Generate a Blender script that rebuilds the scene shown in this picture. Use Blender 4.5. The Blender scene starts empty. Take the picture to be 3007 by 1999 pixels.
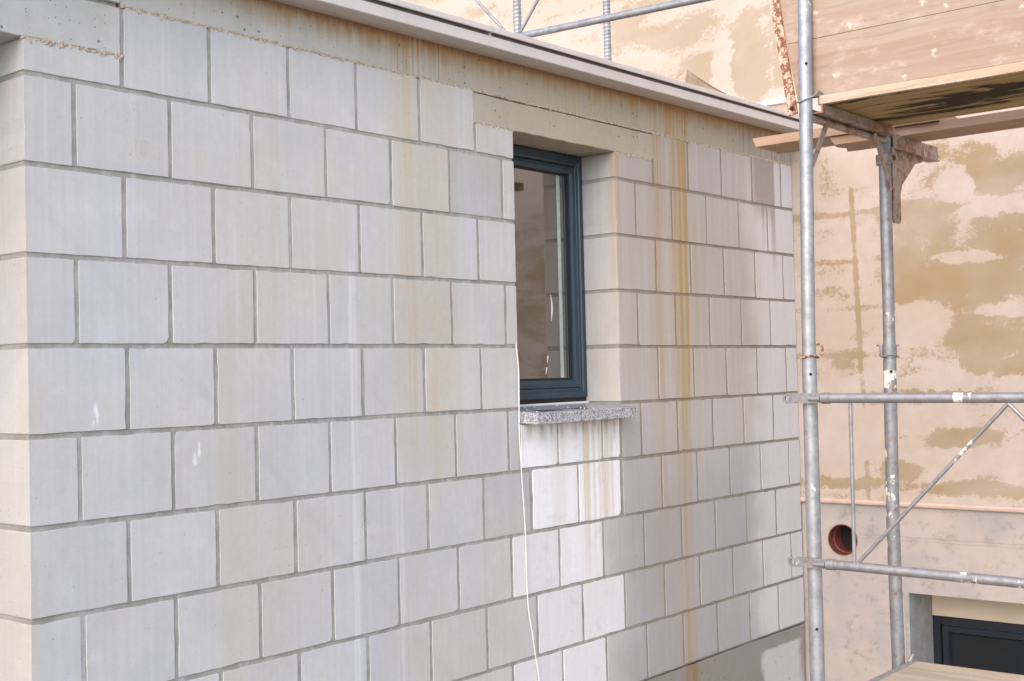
import bpy, bmesh, math, random
from mathutils import Vector, Matrix, noise as mnoise
R = math.radians
scene = bpy.context.scene
C = scene.collection

# ------------------------------------------------------------------ camera, world, sun, exposure
cd = bpy.data.cameras.new('camera')
cam = bpy.data.objects.new('camera', cd); C.objects.link(cam)
cd.sensor_width = 36.0
cd.lens = 3697.75 / 3007 * 36
cd.clip_start = 0.05; cd.clip_end = 2000
rx = Vector((0.63862211, -0.76914357, -0.02408255))
dn = Vector((0.00441037, 0.03495337, -0.99937921))
fw = Vector((0.76950786, 0.63811945, 0.0257142))
cam.matrix_world = Matrix(((rx.x, -dn.x, -fw.x, -1.79402), (rx.y, -dn.y, -fw.y, -3.20250),
                           (rx.z, -dn.z, -fw.z, -0.10532), (0, 0, 0, 1)))
scene.camera = cam

SUN_EL, SUN_AZ = 34.0, 190.0          # azimuth of the sun measured from +x, counter-clockwise
world = bpy.data.worlds.new('World'); scene.world = world; world.use_nodes = True
wn = world.node_tree.nodes; wl = world.node_tree.links
bgn = wn['Background']
sky = wn.new('ShaderNodeTexSky'); sky.sky_type = 'NISHITA'; sky.sun_disc = False
sky.sun_elevation = R(SUN_EL); sky.sun_rotation = R(90 - SUN_AZ)
sky.air_density = 1.0; sky.dust_density = 0.8; sky.ozone_density = 1.0
wl.new(sky.outputs[0], bgn.inputs[0]); bgn.inputs[1].default_value = 0.15
sd = bpy.data.lights.new('sun', 'SUN'); sd.energy = 1.2; sd.angle = R(60); sd.color = (1.0, 0.74, 0.57)
sun = bpy.data.objects.new('sun', sd); C.objects.link(sun)
sdir = Vector((math.cos(R(SUN_EL)) * math.cos(R(SUN_AZ)), math.cos(R(SUN_EL)) * math.sin(R(SUN_AZ)), math.sin(R(SUN_EL))))
sun.rotation_euler = sdir.to_track_quat('Z', 'Y').to_euler()
sun.location = (-6, -8, 8)
vs = scene.view_settings
vs.view_transform = 'Standard'; vs.look = 'None'; vs.gamma = 1.0; vs.use_curve_mapping = False
vs.exposure = 1.45
scene.cycles.max_bounces = 8

# ------------------------------------------------------------------ node helpers
class N:
    """a node socket with arithmetic"""
    nt = None
    def __init__(s, sock): s.k = sock
    def __add__(a, b): return op('ADD', a, b)
    __radd__ = __add__
    def __sub__(a, b): return op('SUBTRACT', a, b)
    def __rsub__(a, b): return op('SUBTRACT', b, a)
    def __mul__(a, b): return op('MULTIPLY', a, b)
    __rmul__ = __mul__
    def __truediv__(a, b): return op('DIVIDE', a, b)
def link(v, inp):
    if isinstance(v, N): N.nt.links.new(v.k, inp)
    else: inp.default_value = v
def op(o, a, b=None, clamp=False):
    n = N.nt.nodes.new('ShaderNodeMath'); n.operation = o; n.use_clamp = clamp
    link(a, n.inputs[0])
    if b is not None: link(b, n.inputs[1])
    return N(n.outputs[0])
def sat(a): return op('ADD', a, 0.0, True)
def vmax(a, b): return op('MAXIMUM', a, b)
def vmin(a, b): return op('MINIMUM', a, b)
def ss(v, a, b):
    """smooth step from 0 at a to 1 at b (a may exceed b)"""
    n = N.nt.nodes.new('ShaderNodeMapRange'); n.interpolation_type = 'SMOOTHSTEP'
    if a <= b: lo, hi, t0, t1 = a, b, 0.0, 1.0
    else: lo, hi, t0, t1 = b, a, 1.0, 0.0
    link(v, n.inputs[0]); n.inputs[1].default_value = lo; n.inputs[2].default_value = hi
    n.inputs[3].default_value = t0; n.inputs[4].default_value = t1
    return N(n.outputs[0])
def band(v, c, w, soft): return ss(v, c - w - soft, c - w) * ss(v, c + w + soft, c + w)
def comb(x, y, z):
    n = N.nt.nodes.new('ShaderNodeCombineXYZ'); link(x, n.inputs[0]); link(y, n.inputs[1]); link(z, n.inputs[2]); return N(n.outputs[0])
def tex(vec, scale, detail=3.0, rough=0.55, dist=0.0):
    n = N.nt.nodes.new('ShaderNodeTexNoise'); link(vec, n.inputs['Vector'])
    n.inputs['Scale'].default_value = scale; n.inputs['Detail'].default_value = detail
    n.inputs['Roughness'].default_value = rough; n.inputs['Distortion'].default_value = dist
    return N(n.outputs['Fac'])
def voro(vec, scale, feat='F1', rand=1.0):
    n = N.nt.nodes.new('ShaderNodeTexVoronoi'); n.feature = feat; link(vec, n.inputs['Vector']); n.inputs['Scale'].default_value = scale
    n.inputs['Randomness'].default_value = rand
    return N(n.outputs['Distance']), N(n.outputs['Color'])
def mixc(f, a, b):
    n = N.nt.nodes.new('ShaderNodeMix'); n.data_type = 'RGBA'; n.clamp_factor = True
    link(f, n.inputs[0])
    for v, i in ((a, 6), (b, 7)):
        if isinstance(v, N): link(v, n.inputs[i])
        else: n.inputs[i].default_value = (v[0], v[1], v[2], 1)
    return N(n.outputs[2])
def scalec(c, f):
    n = N.nt.nodes.new('ShaderNodeVectorMath'); n.operation = 'SCALE'; link(c, n.inputs[0]); link(f, n.inputs['Scale']); return N(n.outputs[0])
def sep(c):
    n = N.nt.nodes.new('ShaderNodeSeparateXYZ'); link(c, n.inputs[0]); return [N(o) for o in n.outputs]
def pos():
    n = N.nt.nodes.new('ShaderNodeNewGeometry'); return N(n.outputs['Position'])
def ocol():
    n = N.nt.nodes.new('ShaderNodeObjectInfo'); return sep(N(n.outputs['Color'])), N(n.outputs['Random'])
def objco():
    n = N.nt.nodes.new('ShaderNodeTexCoord'); return N(n.outputs['Object'])
def mat(name):
    m = bpy.data.materials.new(name); m.use_nodes = True; N.nt = m.node_tree
    return m, m.node_tree.nodes['Principled BSDF']
def finish(b, color, rough=0.8, bump=None, bstr=0.3, bdist=0.002, metal=0.0, spec=None):
    if isinstance(color, N): link(color, b.inputs['Base Color'])
    else: b.inputs['Base Color'].default_value = (*color, 1)
    link(rough, b.inputs['Roughness']); link(metal, b.inputs['Metallic'])
    if spec is not None: b.inputs['Specular IOR Level'].default_value = spec
    if bump is not None:
        n = N.nt.nodes.new('ShaderNodeBump'); n.inputs['Strength'].default_value = bstr; n.inputs['Distance'].default_value = bdist
        link(bump, n.inputs['Height']); N.nt.links.new(n.outputs[0], b.inputs['Normal'])

# ------------------------------------------------------------------ materials
def streaks(x, z, sx=30.0, sz=0.7, det=4.0):
    return tex(comb(x * sx, 0.37, z * sz), 1.0, det, 0.6)
def rust_mask(x, z, P):
    """rust water runs under the roof edge, followed down the masonry"""
    f = streaks(x, z, 60, 0.5)
    f2 = streaks(x + 3.1, z, 150, 1.2, 2.0)
    wob = (tex(comb(x * 2, 0, z * 3), 1.0, 2) - 0.5) * 0.03
    xx = x + wob + (z - 0.5) * -0.012
    course = op('FLOOR', z * 4.0)
    hsh = tex(comb(x * 9, course * 3.7, 0.5), 1.0, 2)          # every course took the water a little differently
    hs2 = tex(comb(x * 22, course * 5.3, 2.5), 1.0, 2)
    a = band(xx, 3.370, 0.026, 0.026) * (0.25 + 0.75 * ss(f, 0.32, 0.62)) * (0.55 + 0.7 * ss(hsh, 0.35, 0.6))
    a2 = band(xx, 3.345, 0.003, 0.016) * 0.3 + band(xx, 3.405, 0.002, 0.018) * 0.25 * ss(hs2, 0.4, 0.6)
    b = band(xx, 3.295, 0.003, 0.02) * 0.35 * ss(hs2, 0.35, 0.55) + band(xx, 3.325, 0.02, 0.05) * 0.18
    c = band(xx, 3.150, 0.020, 0.03) * (0.15 + 0.75 * ss(f, 0.40, 0.62)) * (0.45 + 0.8 * ss(hs2, 0.38, 0.6)) * ss(z, -0.95, -0.1)
    wash = band(xx, 3.27, 0.13, 0.12) * ss(streaks(x + 1.7, z, 22, 0.5), 0.36, 0.62) * 0.34
    a = a + wash
    fine = 0.62 + 0.65 * (f2 - 0.15)
    fade = 0.62 + 0.38 * ss(z, -0.9, 0.3)
    return sat((a + a2 + b + c) * fine * fade)

def m_block():
    m, b = mat('calcium_silicate')
    P = pos(); x, y, z = sep(P); (tone, white, var), rnd = ocol()
    s1 = streaks(x + y, z, 26, 0.55); s2 = streaks(x + y + 7.7, z, 75, 0.8, 3)
    blot = tex(P, 3.2, 4, 0.6); grain = tex(P, 420, 2, 0.6); mid = tex(P, 38, 4, 0.65)
    base = mixc(ss(blot, 0.3, 0.72), (0.525, 0.528, 0.522), (0.578, 0.575, 0.552))
    # green-grey warm tint, dependent on the stone
    base = mixc(var * 0.16, base, (0.52, 0.505, 0.445))
    cloud = tex(comb(x * 1.0, y, z * 0.55), 2.1, 3, 0.55, 0.5)
    base = mixc(ss(cloud, 0.46, 0.66) * 0.42, base, (0.54, 0.51, 0.43))
    base = mixc(ss(cloud, 0.50, 0.34) * 0.35, base, (0.505, 0.53, 0.565))
    base = mixc(ss(tex(P, 7.0, 5, 0.65, 0.4), 0.52, 0.72) * 0.30, base, (0.66, 0.66, 0.655))
    base = mixc(ss(tex(P + comb(3.0, 1.0, 5.0), 9.0, 5, 0.68), 0.56, 0.75) * 0.25, base, (0.40, 0.395, 0.38))
    # pale lime runs and yellow runs
    lime = ss(s1, 0.52, 0.74) * ss(tex(P, 1.6, 2), 0.38, 0.62)
    base = mixc(lime * 0.6, base, (0.62, 0.63, 0.65))
    base = mixc(band(x, 1.20, 0.008, 0.02) * ss(z, 0.35, 0.2) * ss(s2, 0.3, 0.6) * 0.5, base, (0.72, 0.72, 0.72))
    base = mixc(band(x, 1.41, 0.01, 0.025) * ss(z, -0.3, -0.5) * ss(s2, 0.3, 0.6) * 0.45, base, (0.72, 0.72, 0.72))
    yel = (band(x, 1.56, 0.09, 0.14) * 0.55 + band(x, 1.50, 0.012, 0.02) * 0.4 + band(x, 1.74, 0.01, 0.02) * 0.4) * (0.35 + ss(s2, 0.36, 0.64)) * ss(z, -0.75, -0.05)
    yel = yel + ss(streaks(x + 11.0, z, 9, 0.5), 0.54, 0.72) * 0.34 * ss(x, 2.2, 1.9)
    base = mixc(sat(yel) * 0.75, base, (0.53, 0.455, 0.31))
    # damp, darker field right of the window and below the sill
    edge = 4.02 + (tex(comb(x, 0, z * 2.2), 2.3, 2) - 0.5) * 0.34
    lft = x + (tex(comb(0, 0.4, z), 3.0, 3) - 0.5) * 0.22 + (blot - 0.5) * 0.25
    wet = ss(lft, 2.62, 2.95) * ss(x - edge + (blot - 0.5) * 0.25, 0.20, -0.24)
    low = ss(z, -0.30, -0.75)
    brown = ss(x, 2.78, 2.86) * ss(x - edge, 0.14, -0.12) * ss(z, -0.75, 0.1)  # warm bounce light from the plaster, painted in together with staining
    base = mixc(brown * (0.45 + 0.3 * ss(s1, 0.4, 0.65)), base, (0.47, 0.405, 0.335))
    wet = wet * (0.20 + 0.46 * low) * (0.65 + 0.7 * (blot))
    wet = wet * (1 - white)
    base = mixc(sat(wet), base, (0.34, 0.335, 0.335))
    dry = ss(x - edge, -0.08, 0.2)
    base = mixc(dry * 0.65, base, (0.66, 0.645, 0.63))
    # clean white in-fill stones
    wn_ = white * (1 - 0.35 * ss(tex(P, 9, 4, 0.6), 0.55, 0.72))
    base = mixc(sat(wn_ * 0.95), base, (0.90, 0.905, 0.92))
    ins = (band(x, 2.545, 0.012, 0.02) + band(x, 2.66, 0.016, 0.02) + band(x, 2.60, 0.004, 0.01) * 0.6 + band(x, 2.71, 0.02, 0.02) * 0.7 + band(x, 2.35, 0.03, 0.03) * 0.35) * ss(z, -1.25, -0.55) * (0.35 + ss(s2, 0.35, 0.6))
    base = mixc(sat(ins * white) * 0.62, base, (0.62, 0.50, 0.30))
    under = band(z, -0.315, 0.004, 0.10) * ss(tex(comb(x * 22, 0, z * 3), 1.0, 4), 0.42, 0.62) * white
    base = mixc(under * 0.65, base, (0.40, 0.33, 0.26))
    # tan band that follows the return at the left corner and the window reveal
    # rust
    base = mixc(rust_mask(x, z, P) * 0.88, base, (0.42, 0.29, 0.11))
    rev = band(x, 2.82, 0.02, 0.02) * ss(y, 0.06, 0.005) * ss(z, 0.0, 0.55) * (0.3 + ss(s2, 0.35, 0.6))
    base = mixc(rev * 0.45, base, (0.50, 0.33, 0.16))
    # brown run under the plank, top right
    br = ss(x, 4.02, 4.12) * ss(x + (mid - 0.5) * 0.03, 4.32, 4.27) * ss(z, 0.62, 0.80) + band(x, 4.28, 0.012, 0.02) * ss(z, 0.3, 0.6) * 0.6 + band(x, 4.17, 0.006, 0.012) * ss(z, 0.45, 0.7) * 0.5
    base = mixc(sat(br) * 0.62, base, (0.25, 0.165, 0.115))
    # half-height tide lines in the second course
    tide = ss(z, 0.622, 0.616) * ss(z, 0.50, 0.55) * band(x, 0.95, 0.80, 0.02) * ss(tex(comb(x, 0, 0), 3.3, 1), 0.45, 0.5)
    base = mixc(tide * 0.28, base, (0.60, 0.57, 0.49))
    smear = band(x, 0.372, 0.022, 0.003) * band(z, 0.607 - 0.02, 0.018, 0.012) * (1 - mid * 0.8)
    base = mixc(smear * 0.4 * ss(s2, 0.35, 0.6), base, (0.40, 0.34, 0.26))
    # white scuffs (impact marks)
    for cx, cz, w, hgt in ((0.205, -0.195, 0.010, 0.035), (0.545, -0.345, 0.012, 0.02), (0.56, -0.315, 0.005, 0.025)):
        mk = band(x + (mid - 0.5) * 0.03, cx, w * 0.4, w) * band(z + (mid - 0.5) * 0.02, cz, hgt * 0.5, hgt * 0.7)
        base = mixc(mk * ss(tex(comb(x * 90, 0, z * 18), 1.0, 3), 0.38, 0.6), base, (0.78, 0.79, 0.80))
    # pores
    d, c = voro(P, 46); cr, cg, cb = sep(c)
    pore = ss(d, 0.14, 0.05) * ss(cr, 0.90, 0.92) * 0.7
    d2, c2 = voro(comb(x, y, z * 0.55), 21); pr, _, _ = sep(c2)
    pore = vmax(pore, ss(d2, 0.075, 0.04) * ss(pr, 0.88, 0.90) * (0.45 + 0.65 * ss(x, 3.6, 3.8)))
    base = mixc(pore * 0.7, base, (0.14, 0.13, 0.125))
    d3, c3 = voro(P, 130); q, _, _ = sep(c3)
    base = mixc(ss(d3, 0.3, 0.1) * ss(q, 0.82, 0.9) * 0.3, base, (0.30, 0.29, 0.28))
    peb = tex(P, 145, 3, 0.7)
    lum = tone * (0.735 + 0.14 * mid + 0.14 * grain + 0.14 * s2 + 0.15 * peb)
    base = scalec(base, lum)
    finish(b, base, 0.88, grain * 0.4 + mid * 0.6 - pore * 1.2, 0.35, 0.0016, spec=0.25)
    return m

def m_mortar():
    m, b = mat('mortar')
    P = pos(); x, y, z = sep(P)
    g = tex(P, 170, 4, 0.7); l = tex(P, 14, 3)
    col = mixc(ss(l, 0.3, 0.7), (0.32, 0.315, 0.275), (0.43, 0.42, 0.38))
    smear = ss(streaks(x, z, 34, 0.6), 0.52, 0.66)
    col = mixc(smear * 0.5, col, (0.54, 0.53, 0.51))
    col = mixc(ss(x, 2.75, 2.95) * 0.5, col, (0.25, 0.20, 0.15))
    col = mixc(rust_mask(x, z, P) * 0.6, col, (0.33, 0.19, 0.06))
    col = scalec(col, 0.75 + 0.5 * g)
    finish(b, col, 0.95, g, 0.8, 0.004, spec=0.15)
    return m

def m_concrete():
    m, b = mat('concrete')
    P = pos(); x, y, z = sep(P)
    n1 = tex(P, 2.4, 4, 0.6); n2 = tex(comb(x * 3, y * 3, z * 22), 1.0, 4, 0.6); g = tex(P, 240, 3, 0.65); mid = tex(P, 24, 4)
    s = streaks(x, z, 42, 0.6); s2 = streaks(x + 5, z, 110, 1.0, 3)
    col = mixc(ss(n1, 0.3, 0.7), (0.485, 0.495, 0.465), (0.56, 0.555, 0.52))
    col = mixc(ss(n2, 0.5, 0.75) * 0.25, col, (0.52, 0.52, 0.51))
    col = mixc(ss(x, 0.7, 2.2) * 0.72, col, (0.43, 0.37, 0.245))
    col = mixc(ss(x, 3.2, 4.2) * 0.5, col, (0.40, 0.36, 0.305))
    # rust creeping down from the metal roof edge
    zz = z - x * 0.0082
    top = ss(zz + (s - 0.5) * 0.16 + (n1 - 0.5) * 0.09, 1.03, 1.135) * ss(x, 0.35, 1.1)
    col = mixc(ss(tex(P, 5.5, 5, 0.7), 0.45, 0.68) * 0.4, col, (0.40, 0.385, 0.345))
    col = mixc(top * 0.8, col, (0.41, 0.255, 0.115))
    bot = ss(zz + (s2 - 0.5) * 0.06, 1.095, 1.128) * ss(x, 0.4, 1.0)
    col = mixc(bot * 0.6, col, (0.25, 0.125, 0.045))
    runs = (band(x, 3.15, 0.03, 0.03) * 0.9 + band(x, 3.33, 0.09, 0.05) + band(x, 1.50, 0.05, 0.06) * 0.8 + band(x, 1.68, 0.07, 0.05) * 0.35 + band(x, 2.55, 0.2, 0.1) * 0.3 + band(x, 2.95, 0.05, 0.05) * 0.45) * ss(s2, 0.42, 0.60) * (0.45 + 0.55 * ss(s, 0.35, 0.6))
    col = mixc(sat(runs) * 0.75 * ss(z, 0.8, 1.05), col, (0.42, 0.235, 0.075))
    lime = (band(x, 1.56, 0.03, 0.03) + band(x, 3.25, 0.04, 0.04) * 0.8) * ss(s2, 0.5, 0.35)
    col = mixc(lime * 0.45, col, (0.62, 0.61, 0.57))
    drk = band(x, 4.15, 0.25, 0.15) * ss(s, 0.4, 0.65) * ss(z, 0.6, 1.0)
    col = mixc(drk * 0.4, col, (0.22, 0.19, 0.15))
    # plinth: damp against dry
    px_ = x + (tex(comb(x, 0, z), 7, 3) - 0.5) * 0.12
    dry = ss(px_, 4.01, 4.06) * ss(z + (mid - 0.5) * 0.03, -1.565, -1.585) * ss(px_, 4.50, 4.42)
    low = ss(z, -1.45, -1.5)
    col = mixc(low * 0.8, col, (0.27, 0.26, 0.235))
    col = mixc(dry * low, col, (0.56, 0.555, 0.54))
    col = mixc(low * band(x, 3.355, 0.03, 0.05) * (0.4 + ss(s2, 0.4, 0.6)) * 0.6, col, (0.30, 0.20, 0.075))
    # air bubbles
    d, c = voro(P, 34); q, _, _ = sep(c)
    pore = ss(d, 0.2, 0.1) * ss(q, 0.80, 0.82)
    d2, c2 = voro(P, 90); q2, _, _ = sep(c2)
    pore = vmax(pore, ss(d2, 0.24, 0.12) * ss(q2, 0.84, 0.86))
    col = mixc(pore * 0.75, col, (0.10, 0.085, 0.06))
    col = scalec(col, 0.86 + 0.14 * mid + 0.14 * g)
    finish(b, col, 0.9, g * 0.4 + mid * 0.6 - pore * 1.5, 0.4, 0.002, spec=0.2)
    return m

BLOBS = [  # damp (weight > 0) and dry (< 0) places on the rendered wall: y, z, ry, rz, weight
    (-0.69, 0.56, .20, .17, .9), (-0.62, 0.36, .10, .14, .6), (-1.05, 0.40, .24, .11, .6), (-1.17, 0.54, .20, .10, .7), (-0.86, 0.27, .34, .09, .7),
    (-1.0, 0.05, .20, .09, .6), (-1.14, -0.06, .26, .11, .7), (-0.87, -0.03, .20, .08, .5), (-0.87, -0.48, .17, .055, 1.0), (-0.58, -0.66, .11, .05, .9),
    (-1.0, -0.745, .34, .04, .9), (-0.2, -0.73, .34, .035, .7), (-0.19, 0.27, .13, .05, .6), (-0.30, -0.09, .10, .07, .5), (-1.0, 0.95, .12, .06, .9),
    (-0.80, 0.98, .08, .05, .6), (-1.12, 0.83, .16, .10, .7), (-0.97, 0.70, .25, .05, .3), (-0.65, -0.28, .35, .035, .5), (-1.0, -0.33, .12, .05, .4), (0.85, 1.95, .40, .16, .5), (0.25, 1.62, .12, .26, 1.0), (0.55, 1.72, .25, .18, .5), (0.02, 1.75, .1, .3, .7), (-0.9, 1.75, .5, .25, .4),
    (-0.91, 0.79, .09, .07, -1.0), (-1.12, 0.66, .20, .05, -.9), (-0.95, 0.42, .17, .03, -.8), (-0.68, 0.10, .17, .10, -.9), (-1.09, 0.15, .10, .03, -.9), (-0.82, -0.20, .2, .05, -.8),
    (-1.05, -0.60, .35, .06, -.8), (-0.75, -0.40, .2, .05, -.5), (-0.2, -0.45, .25, .22, -.6), (0.40, 1.58, .08, .2, -1.0), (0.6, 1.95, .5, .05, -.3), (-0.6, 0.98, .12, .12, -.7), (-0.5, 0.2, .08, .1, -.3)]
def m_plaster():
    m, b = mat('pink_render')
    P = pos(); x, y, z = sep(P)
    zt = z + y * 0.10
    big = tex(comb(0, y * 1.5, zt * 3.6), 1.6, 5, 0.62, 0.6)
    fine = tex(P, 55, 4, 0.7); g = tex(P, 260, 3, 0.7); mid = tex(P, 12, 5, 0.65)
    soft = tex(comb(1.0, y * 1.3, zt * 2.4), 1.1, 4, 0.6)
    field = (big - 0.515) * 3.4 + ss(z, 1.0, 1.5) * 0.16 + ss(y, -0.45, -0.8) * ss(z, -0.5, 0.0) * ss(z, 1.0, 0.7) * 0.28
    wy = y + (mid - 0.5) * 0.10; wz = zt - y * 0.10 + (tex(comb(3, y, z), 11, 4) - 0.5) * 0.09
    for cy, cz, ry, rz, w in BLOBS:
        dy = (wy - cy) / ry; dz = (wz - cz) / rz
        field = field + ss(dy * dy + dz * dz, 1.9, 0.1) * w
    # ghost of the joints under the thin render
    lf = ss(wy, -0.56, -0.50) * ss(z, 0.80, 0.72) 
    for k in range(7):
        zz = 0.70 - k * 0.252
        field = field + band(z + (mid - 0.5) * 0.04, zz + 0.0, 0.006, 0.02) * lf * (0.62 - 0.06 * k)
    field = field + band(y + (mid - 0.5) * 0.016 + z * -0.028, -0.365, 0.007, 0.014) * ss(z, 0.9, 0.75) * (0.45 + 0.5 * ss(z, -0.2, 0.3))
    damp = ss(field + (fine - 0.5) * 1.5 + (g - 0.5) * 1.2, 0.18, 0.60)
    dry = mixc(ss(mid, 0.3, 0.7), (0.485, 0.405, 0.345), (0.54, 0.46, 0.40))
    dry = mixc(ss(tex(P, 1.3, 3), 0.42, 0.65) * 0.5, dry, (0.53, 0.475, 0.43))
    wetc = mixc(ss(tex(comb(0, y * 2, z * 2), 1.2, 3), 0.38, 0.62), (0.345, 0.255, 0.145), (0.37, 0.295, 0.205))
    wetc = mixc(ss(z, 0.85, 1.5) * 0.55, wetc, (0.40, 0.325, 0.25))
    dry = mixc(ss(z, 0.9, 1.5) * 0.6, dry, (0.50, 0.43, 0.365))
    dry = mixc(ss(soft, 0.42, 0.62) * 0.5, dry, (0.46, 0.37, 0.285))
    col = mixc(damp * (0.7 + 0.3 * ss(soft, 0.35, 0.55)), dry, wetc)
    spk = ss(tex(P, 90, 3, 0.7), 0.66, 0.74)
    col = mixc(spk * 0.3, col, (0.38, 0.28, 0.19))
    col = scalec(col, 0.88 + 0.24 * g)
    finish(b, col, 0.92, g * 0.5 + mid * 0.5, 0.5, 0.002, spec=0.2)
    return m

def m_socle():
    m, b = mat('socle_render')
    P = pos(); x, y, z = sep(P)
    g = tex(P, 240, 3, 0.7); mid = tex(P, 16, 5, 0.7); big = tex(P, 3.0, 4, 0.6)
    col = mixc(ss(big, 0.35, 0.65), (0.50, 0.43, 0.385), (0.40, 0.375, 0.355))
    scuff = ss(tex(comb(0, y * 2.2, z * 3), 4.2, 6, 0.72), 0.49, 0.68) * ss(mid, 0.35, 0.6)
    col = mixc(scuff * 0.65, col, (0.22, 0.20, 0.19))
    sp = ss(tex(P, 70, 3, 0.7), 0.66, 0.73)
    col = mixc(sp * 0.45, col, (0.22, 0.18, 0.17))
    scr = band(z + (mid - 0.5) * 0.02, -1.005, 0.002, 0.004) + band(z + (mid - 0.5) * 0.02, -1.022, 0.001, 0.004)
    col = mixc(scr * ss(y, -0.2, -0.4) * 0.35, col, (0.32, 0.25, 0.22))
    col = scalec(col, 0.88 + 0.22 * g)
    finish(b, col, 0.92, g * 0.4 + mid * 0.6, 0.5, 0.002, spec=0.2)
    return m

def m_galv(name, base=(0.46, 0.48, 0.50), rust=0.0, paint=0.72, splash=()):
    m, b = mat(name)
    P = pos(); x, y, z = sep(P)
    n = tex(P, 22, 5, 0.7); f = tex(P, 150, 3, 0.7); v, c = voro(P, 70); q, _, _ = sep(c)
    col = mixc(ss(n, 0.35, 0.7), base, (base[0] * 0.68, base[1] * 0.69, base[2] * 0.71))
    col = mixc(q * 0.25, col, (base[0] * 1.25, base[1] * 1.25, base[2] * 1.25))
    col = mixc(ss(tex(P, 60, 4, 0.75), 0.62, 0.68) * 0.6, col, (0.17, 0.17, 0.165))
    if rust: 
        r = ss(tex(P, 19, 5, 0.75) , 0.60 - rust * 0.3, 0.72 - rust * 0.3)
        col = mixc(r * 0.85, col, (0.27, 0.115, 0.045))
    pt = ss(tex(comb(x, y, z * 0.45), 17, 4, 0.6) + (f - 0.5) * 0.08, paint, paint + 0.015)
    col = mixc(pt, col, (0.74, 0.68, 0.60))
    if splash:
        for ax, c_, w_, den in splash:
            v_ = z if ax == 'z' else y
            sp = band(v_ + (n - 0.5) * 0.03, c_, w_, 0.006) * ss(tex(comb(x * 1.0, y * 1.0, z * 0.6), 34, 4, 0.6), den, den + 0.03)
            pt = vmax(pt, sp)
        col = mixc(pt, col, (0.74, 0.69, 0.61))
    metal = 0.55 * (1 - pt)
    finish(b, col, 0.42 + 0.25 * n, f * 0.5 + n + pt * 0.8, 0.25, 0.001, metal=metal)
    return m

def m_rust():
    m, b = mat('rusty_steel')
    P = pos(); n = tex(P, 48, 6, 0.75); f = tex(P, 190, 3, 0.7)
    col = mixc(ss(n, 0.44, 0.50), (0.62, 0.46, 0.35), (0.20, 0.075, 0.04))
    col = mixc(ss(tex(P, 90, 4), 0.5, 0.62) * 0.5, col, (0.40, 0.20, 0.11))
    finish(b, col, 0.85, n + f * 0.5, 0.7, 0.002)
    return m

def m_wood(name, c0, c1, dark, axis_along='y', grain=1.0, stain=0.0, spots=0.0, seed=0.0):
    m, b = mat(name)
    P = pos(); x, y, z = sep(P)
    wob = (tex(P, 2.0, 2) - 0.5) * 0.05
    zt = z + wob + y * 0.02
    gr = tex(comb(x * 60 + seed, y * 2.2, zt * 60), 1.0, 5, 0.65, 0.4)
    gr2 = tex(comb(x * 16 + seed, y * 0.8, zt * 16), 1.0, 4, 0.6, 1.2)
    f = tex(comb(x * 300, y * 14, zt * 300), 1.0, 3, 0.6)
    col = mixc(ss(gr2, 0.3, 0.7), c0, c1)
    col = mixc(ss(gr, 0.5, 0.72) * 0.55 * grain, col, dark)
    col = mixc(ss(f, 0.55, 0.7) * 0.2, col, dark)
    if stain:
        s = ss(tex(comb(x * 8, y * 1.6, z * 2), 1.0, 5, 0.65, 0.8) + (gr - 0.5) * 0.30 + band(x, 2.66, 0.10, 0.12) * 0.10 + ss(y, -1.3, -1.6) * 0.06, 0.58, 0.66)
        col = mixc(s * stain, col, (0.022, 0.015, 0.010))
    if spots:
        d, c = voro(comb(x * 0.3, y, z), 17); q, _, _ = sep(c)
        sp = ss(d + (tex(P, 70, 3) - 0.5) * 0.7, 0.22, 0.06) * ss(q, 0.82, 0.92)
        d, c = voro(comb(x * 0.3, y, z), 60); q, _, _ = sep(c)
        sp = vmax(sp, ss(d, 0.28, 0.18) * ss(q, 0.93, 0.94))
        col = mixc(sp * spots, col, (0.74, 0.66, 0.55))
        dk = ss(tex(comb(x, y * 1.2, z * 2.4), 6.5, 5, 0.7), 0.60, 0.72)
        col = mixc(dk * 0.5, col, (0.24, 0.20, 0.17))
        pl = ss(tex(comb(x, y * 1.5, z * 3 + 4), 4.5, 5, 0.7), 0.52, 0.7)
        col = mixc(pl * 0.4, col, (0.56, 0.47, 0.40))
    finish(b, col, 0.85, gr + f * 0.4, 0.4, 0.0018, spec=0.2)
    return m

def m_granite():
    m, b = mat('granite')
    P = pos(); x, y, z = sep(P)
    d, c = voro(P, 230); q, r, s = sep(c)
    col = mixc(ss(q, 0.45, 0.5), (0.36, 0.38, 0.41), (0.57, 0.57, 0.59))
    col = mixc(ss(r, 0.82, 0.84), col, (0.10, 0.10, 0.11))
    topf = ss(z - (y + 0.083) * 0.0765, -0.2690, -0.2680)
    pud = ss(tex(comb(x * 1.2, y * 3.0, 0), 3.3, 3, 0.5), 0.45, 0.50) * band(y, -0.025, 0.028, 0.012) * band(x, 2.43, 0.22, 0.04) * topf
    col = mixc(topf * 0.75, col, (0.36, 0.38, 0.41))
    col = scalec(col, 1 - 0.72 * pud)
    finish(b, col, 0.55 - 0.28 * topf - 0.22 * pud, q, 0.1, 0.0005)
    return m

def m_plain(name, col, rough=0.5, metal=0.0, var=0.15, sc=20.0, bump=0.1, spec=None):
    m, b = mat(name)
    P = pos(); n = tex(P, sc, 4, 0.65); f = tex(P, sc * 9, 3, 0.6)
    c = mixc(ss(n, 0.3, 0.7), tuple(v * (1 - var) for v in col), tuple(min(1, v * (1 + var)) for v in col))
    finish(b, c, rough, n * 0.6 + f * 0.4, bump, 0.001, metal=metal, spec=spec)
    return m

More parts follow.
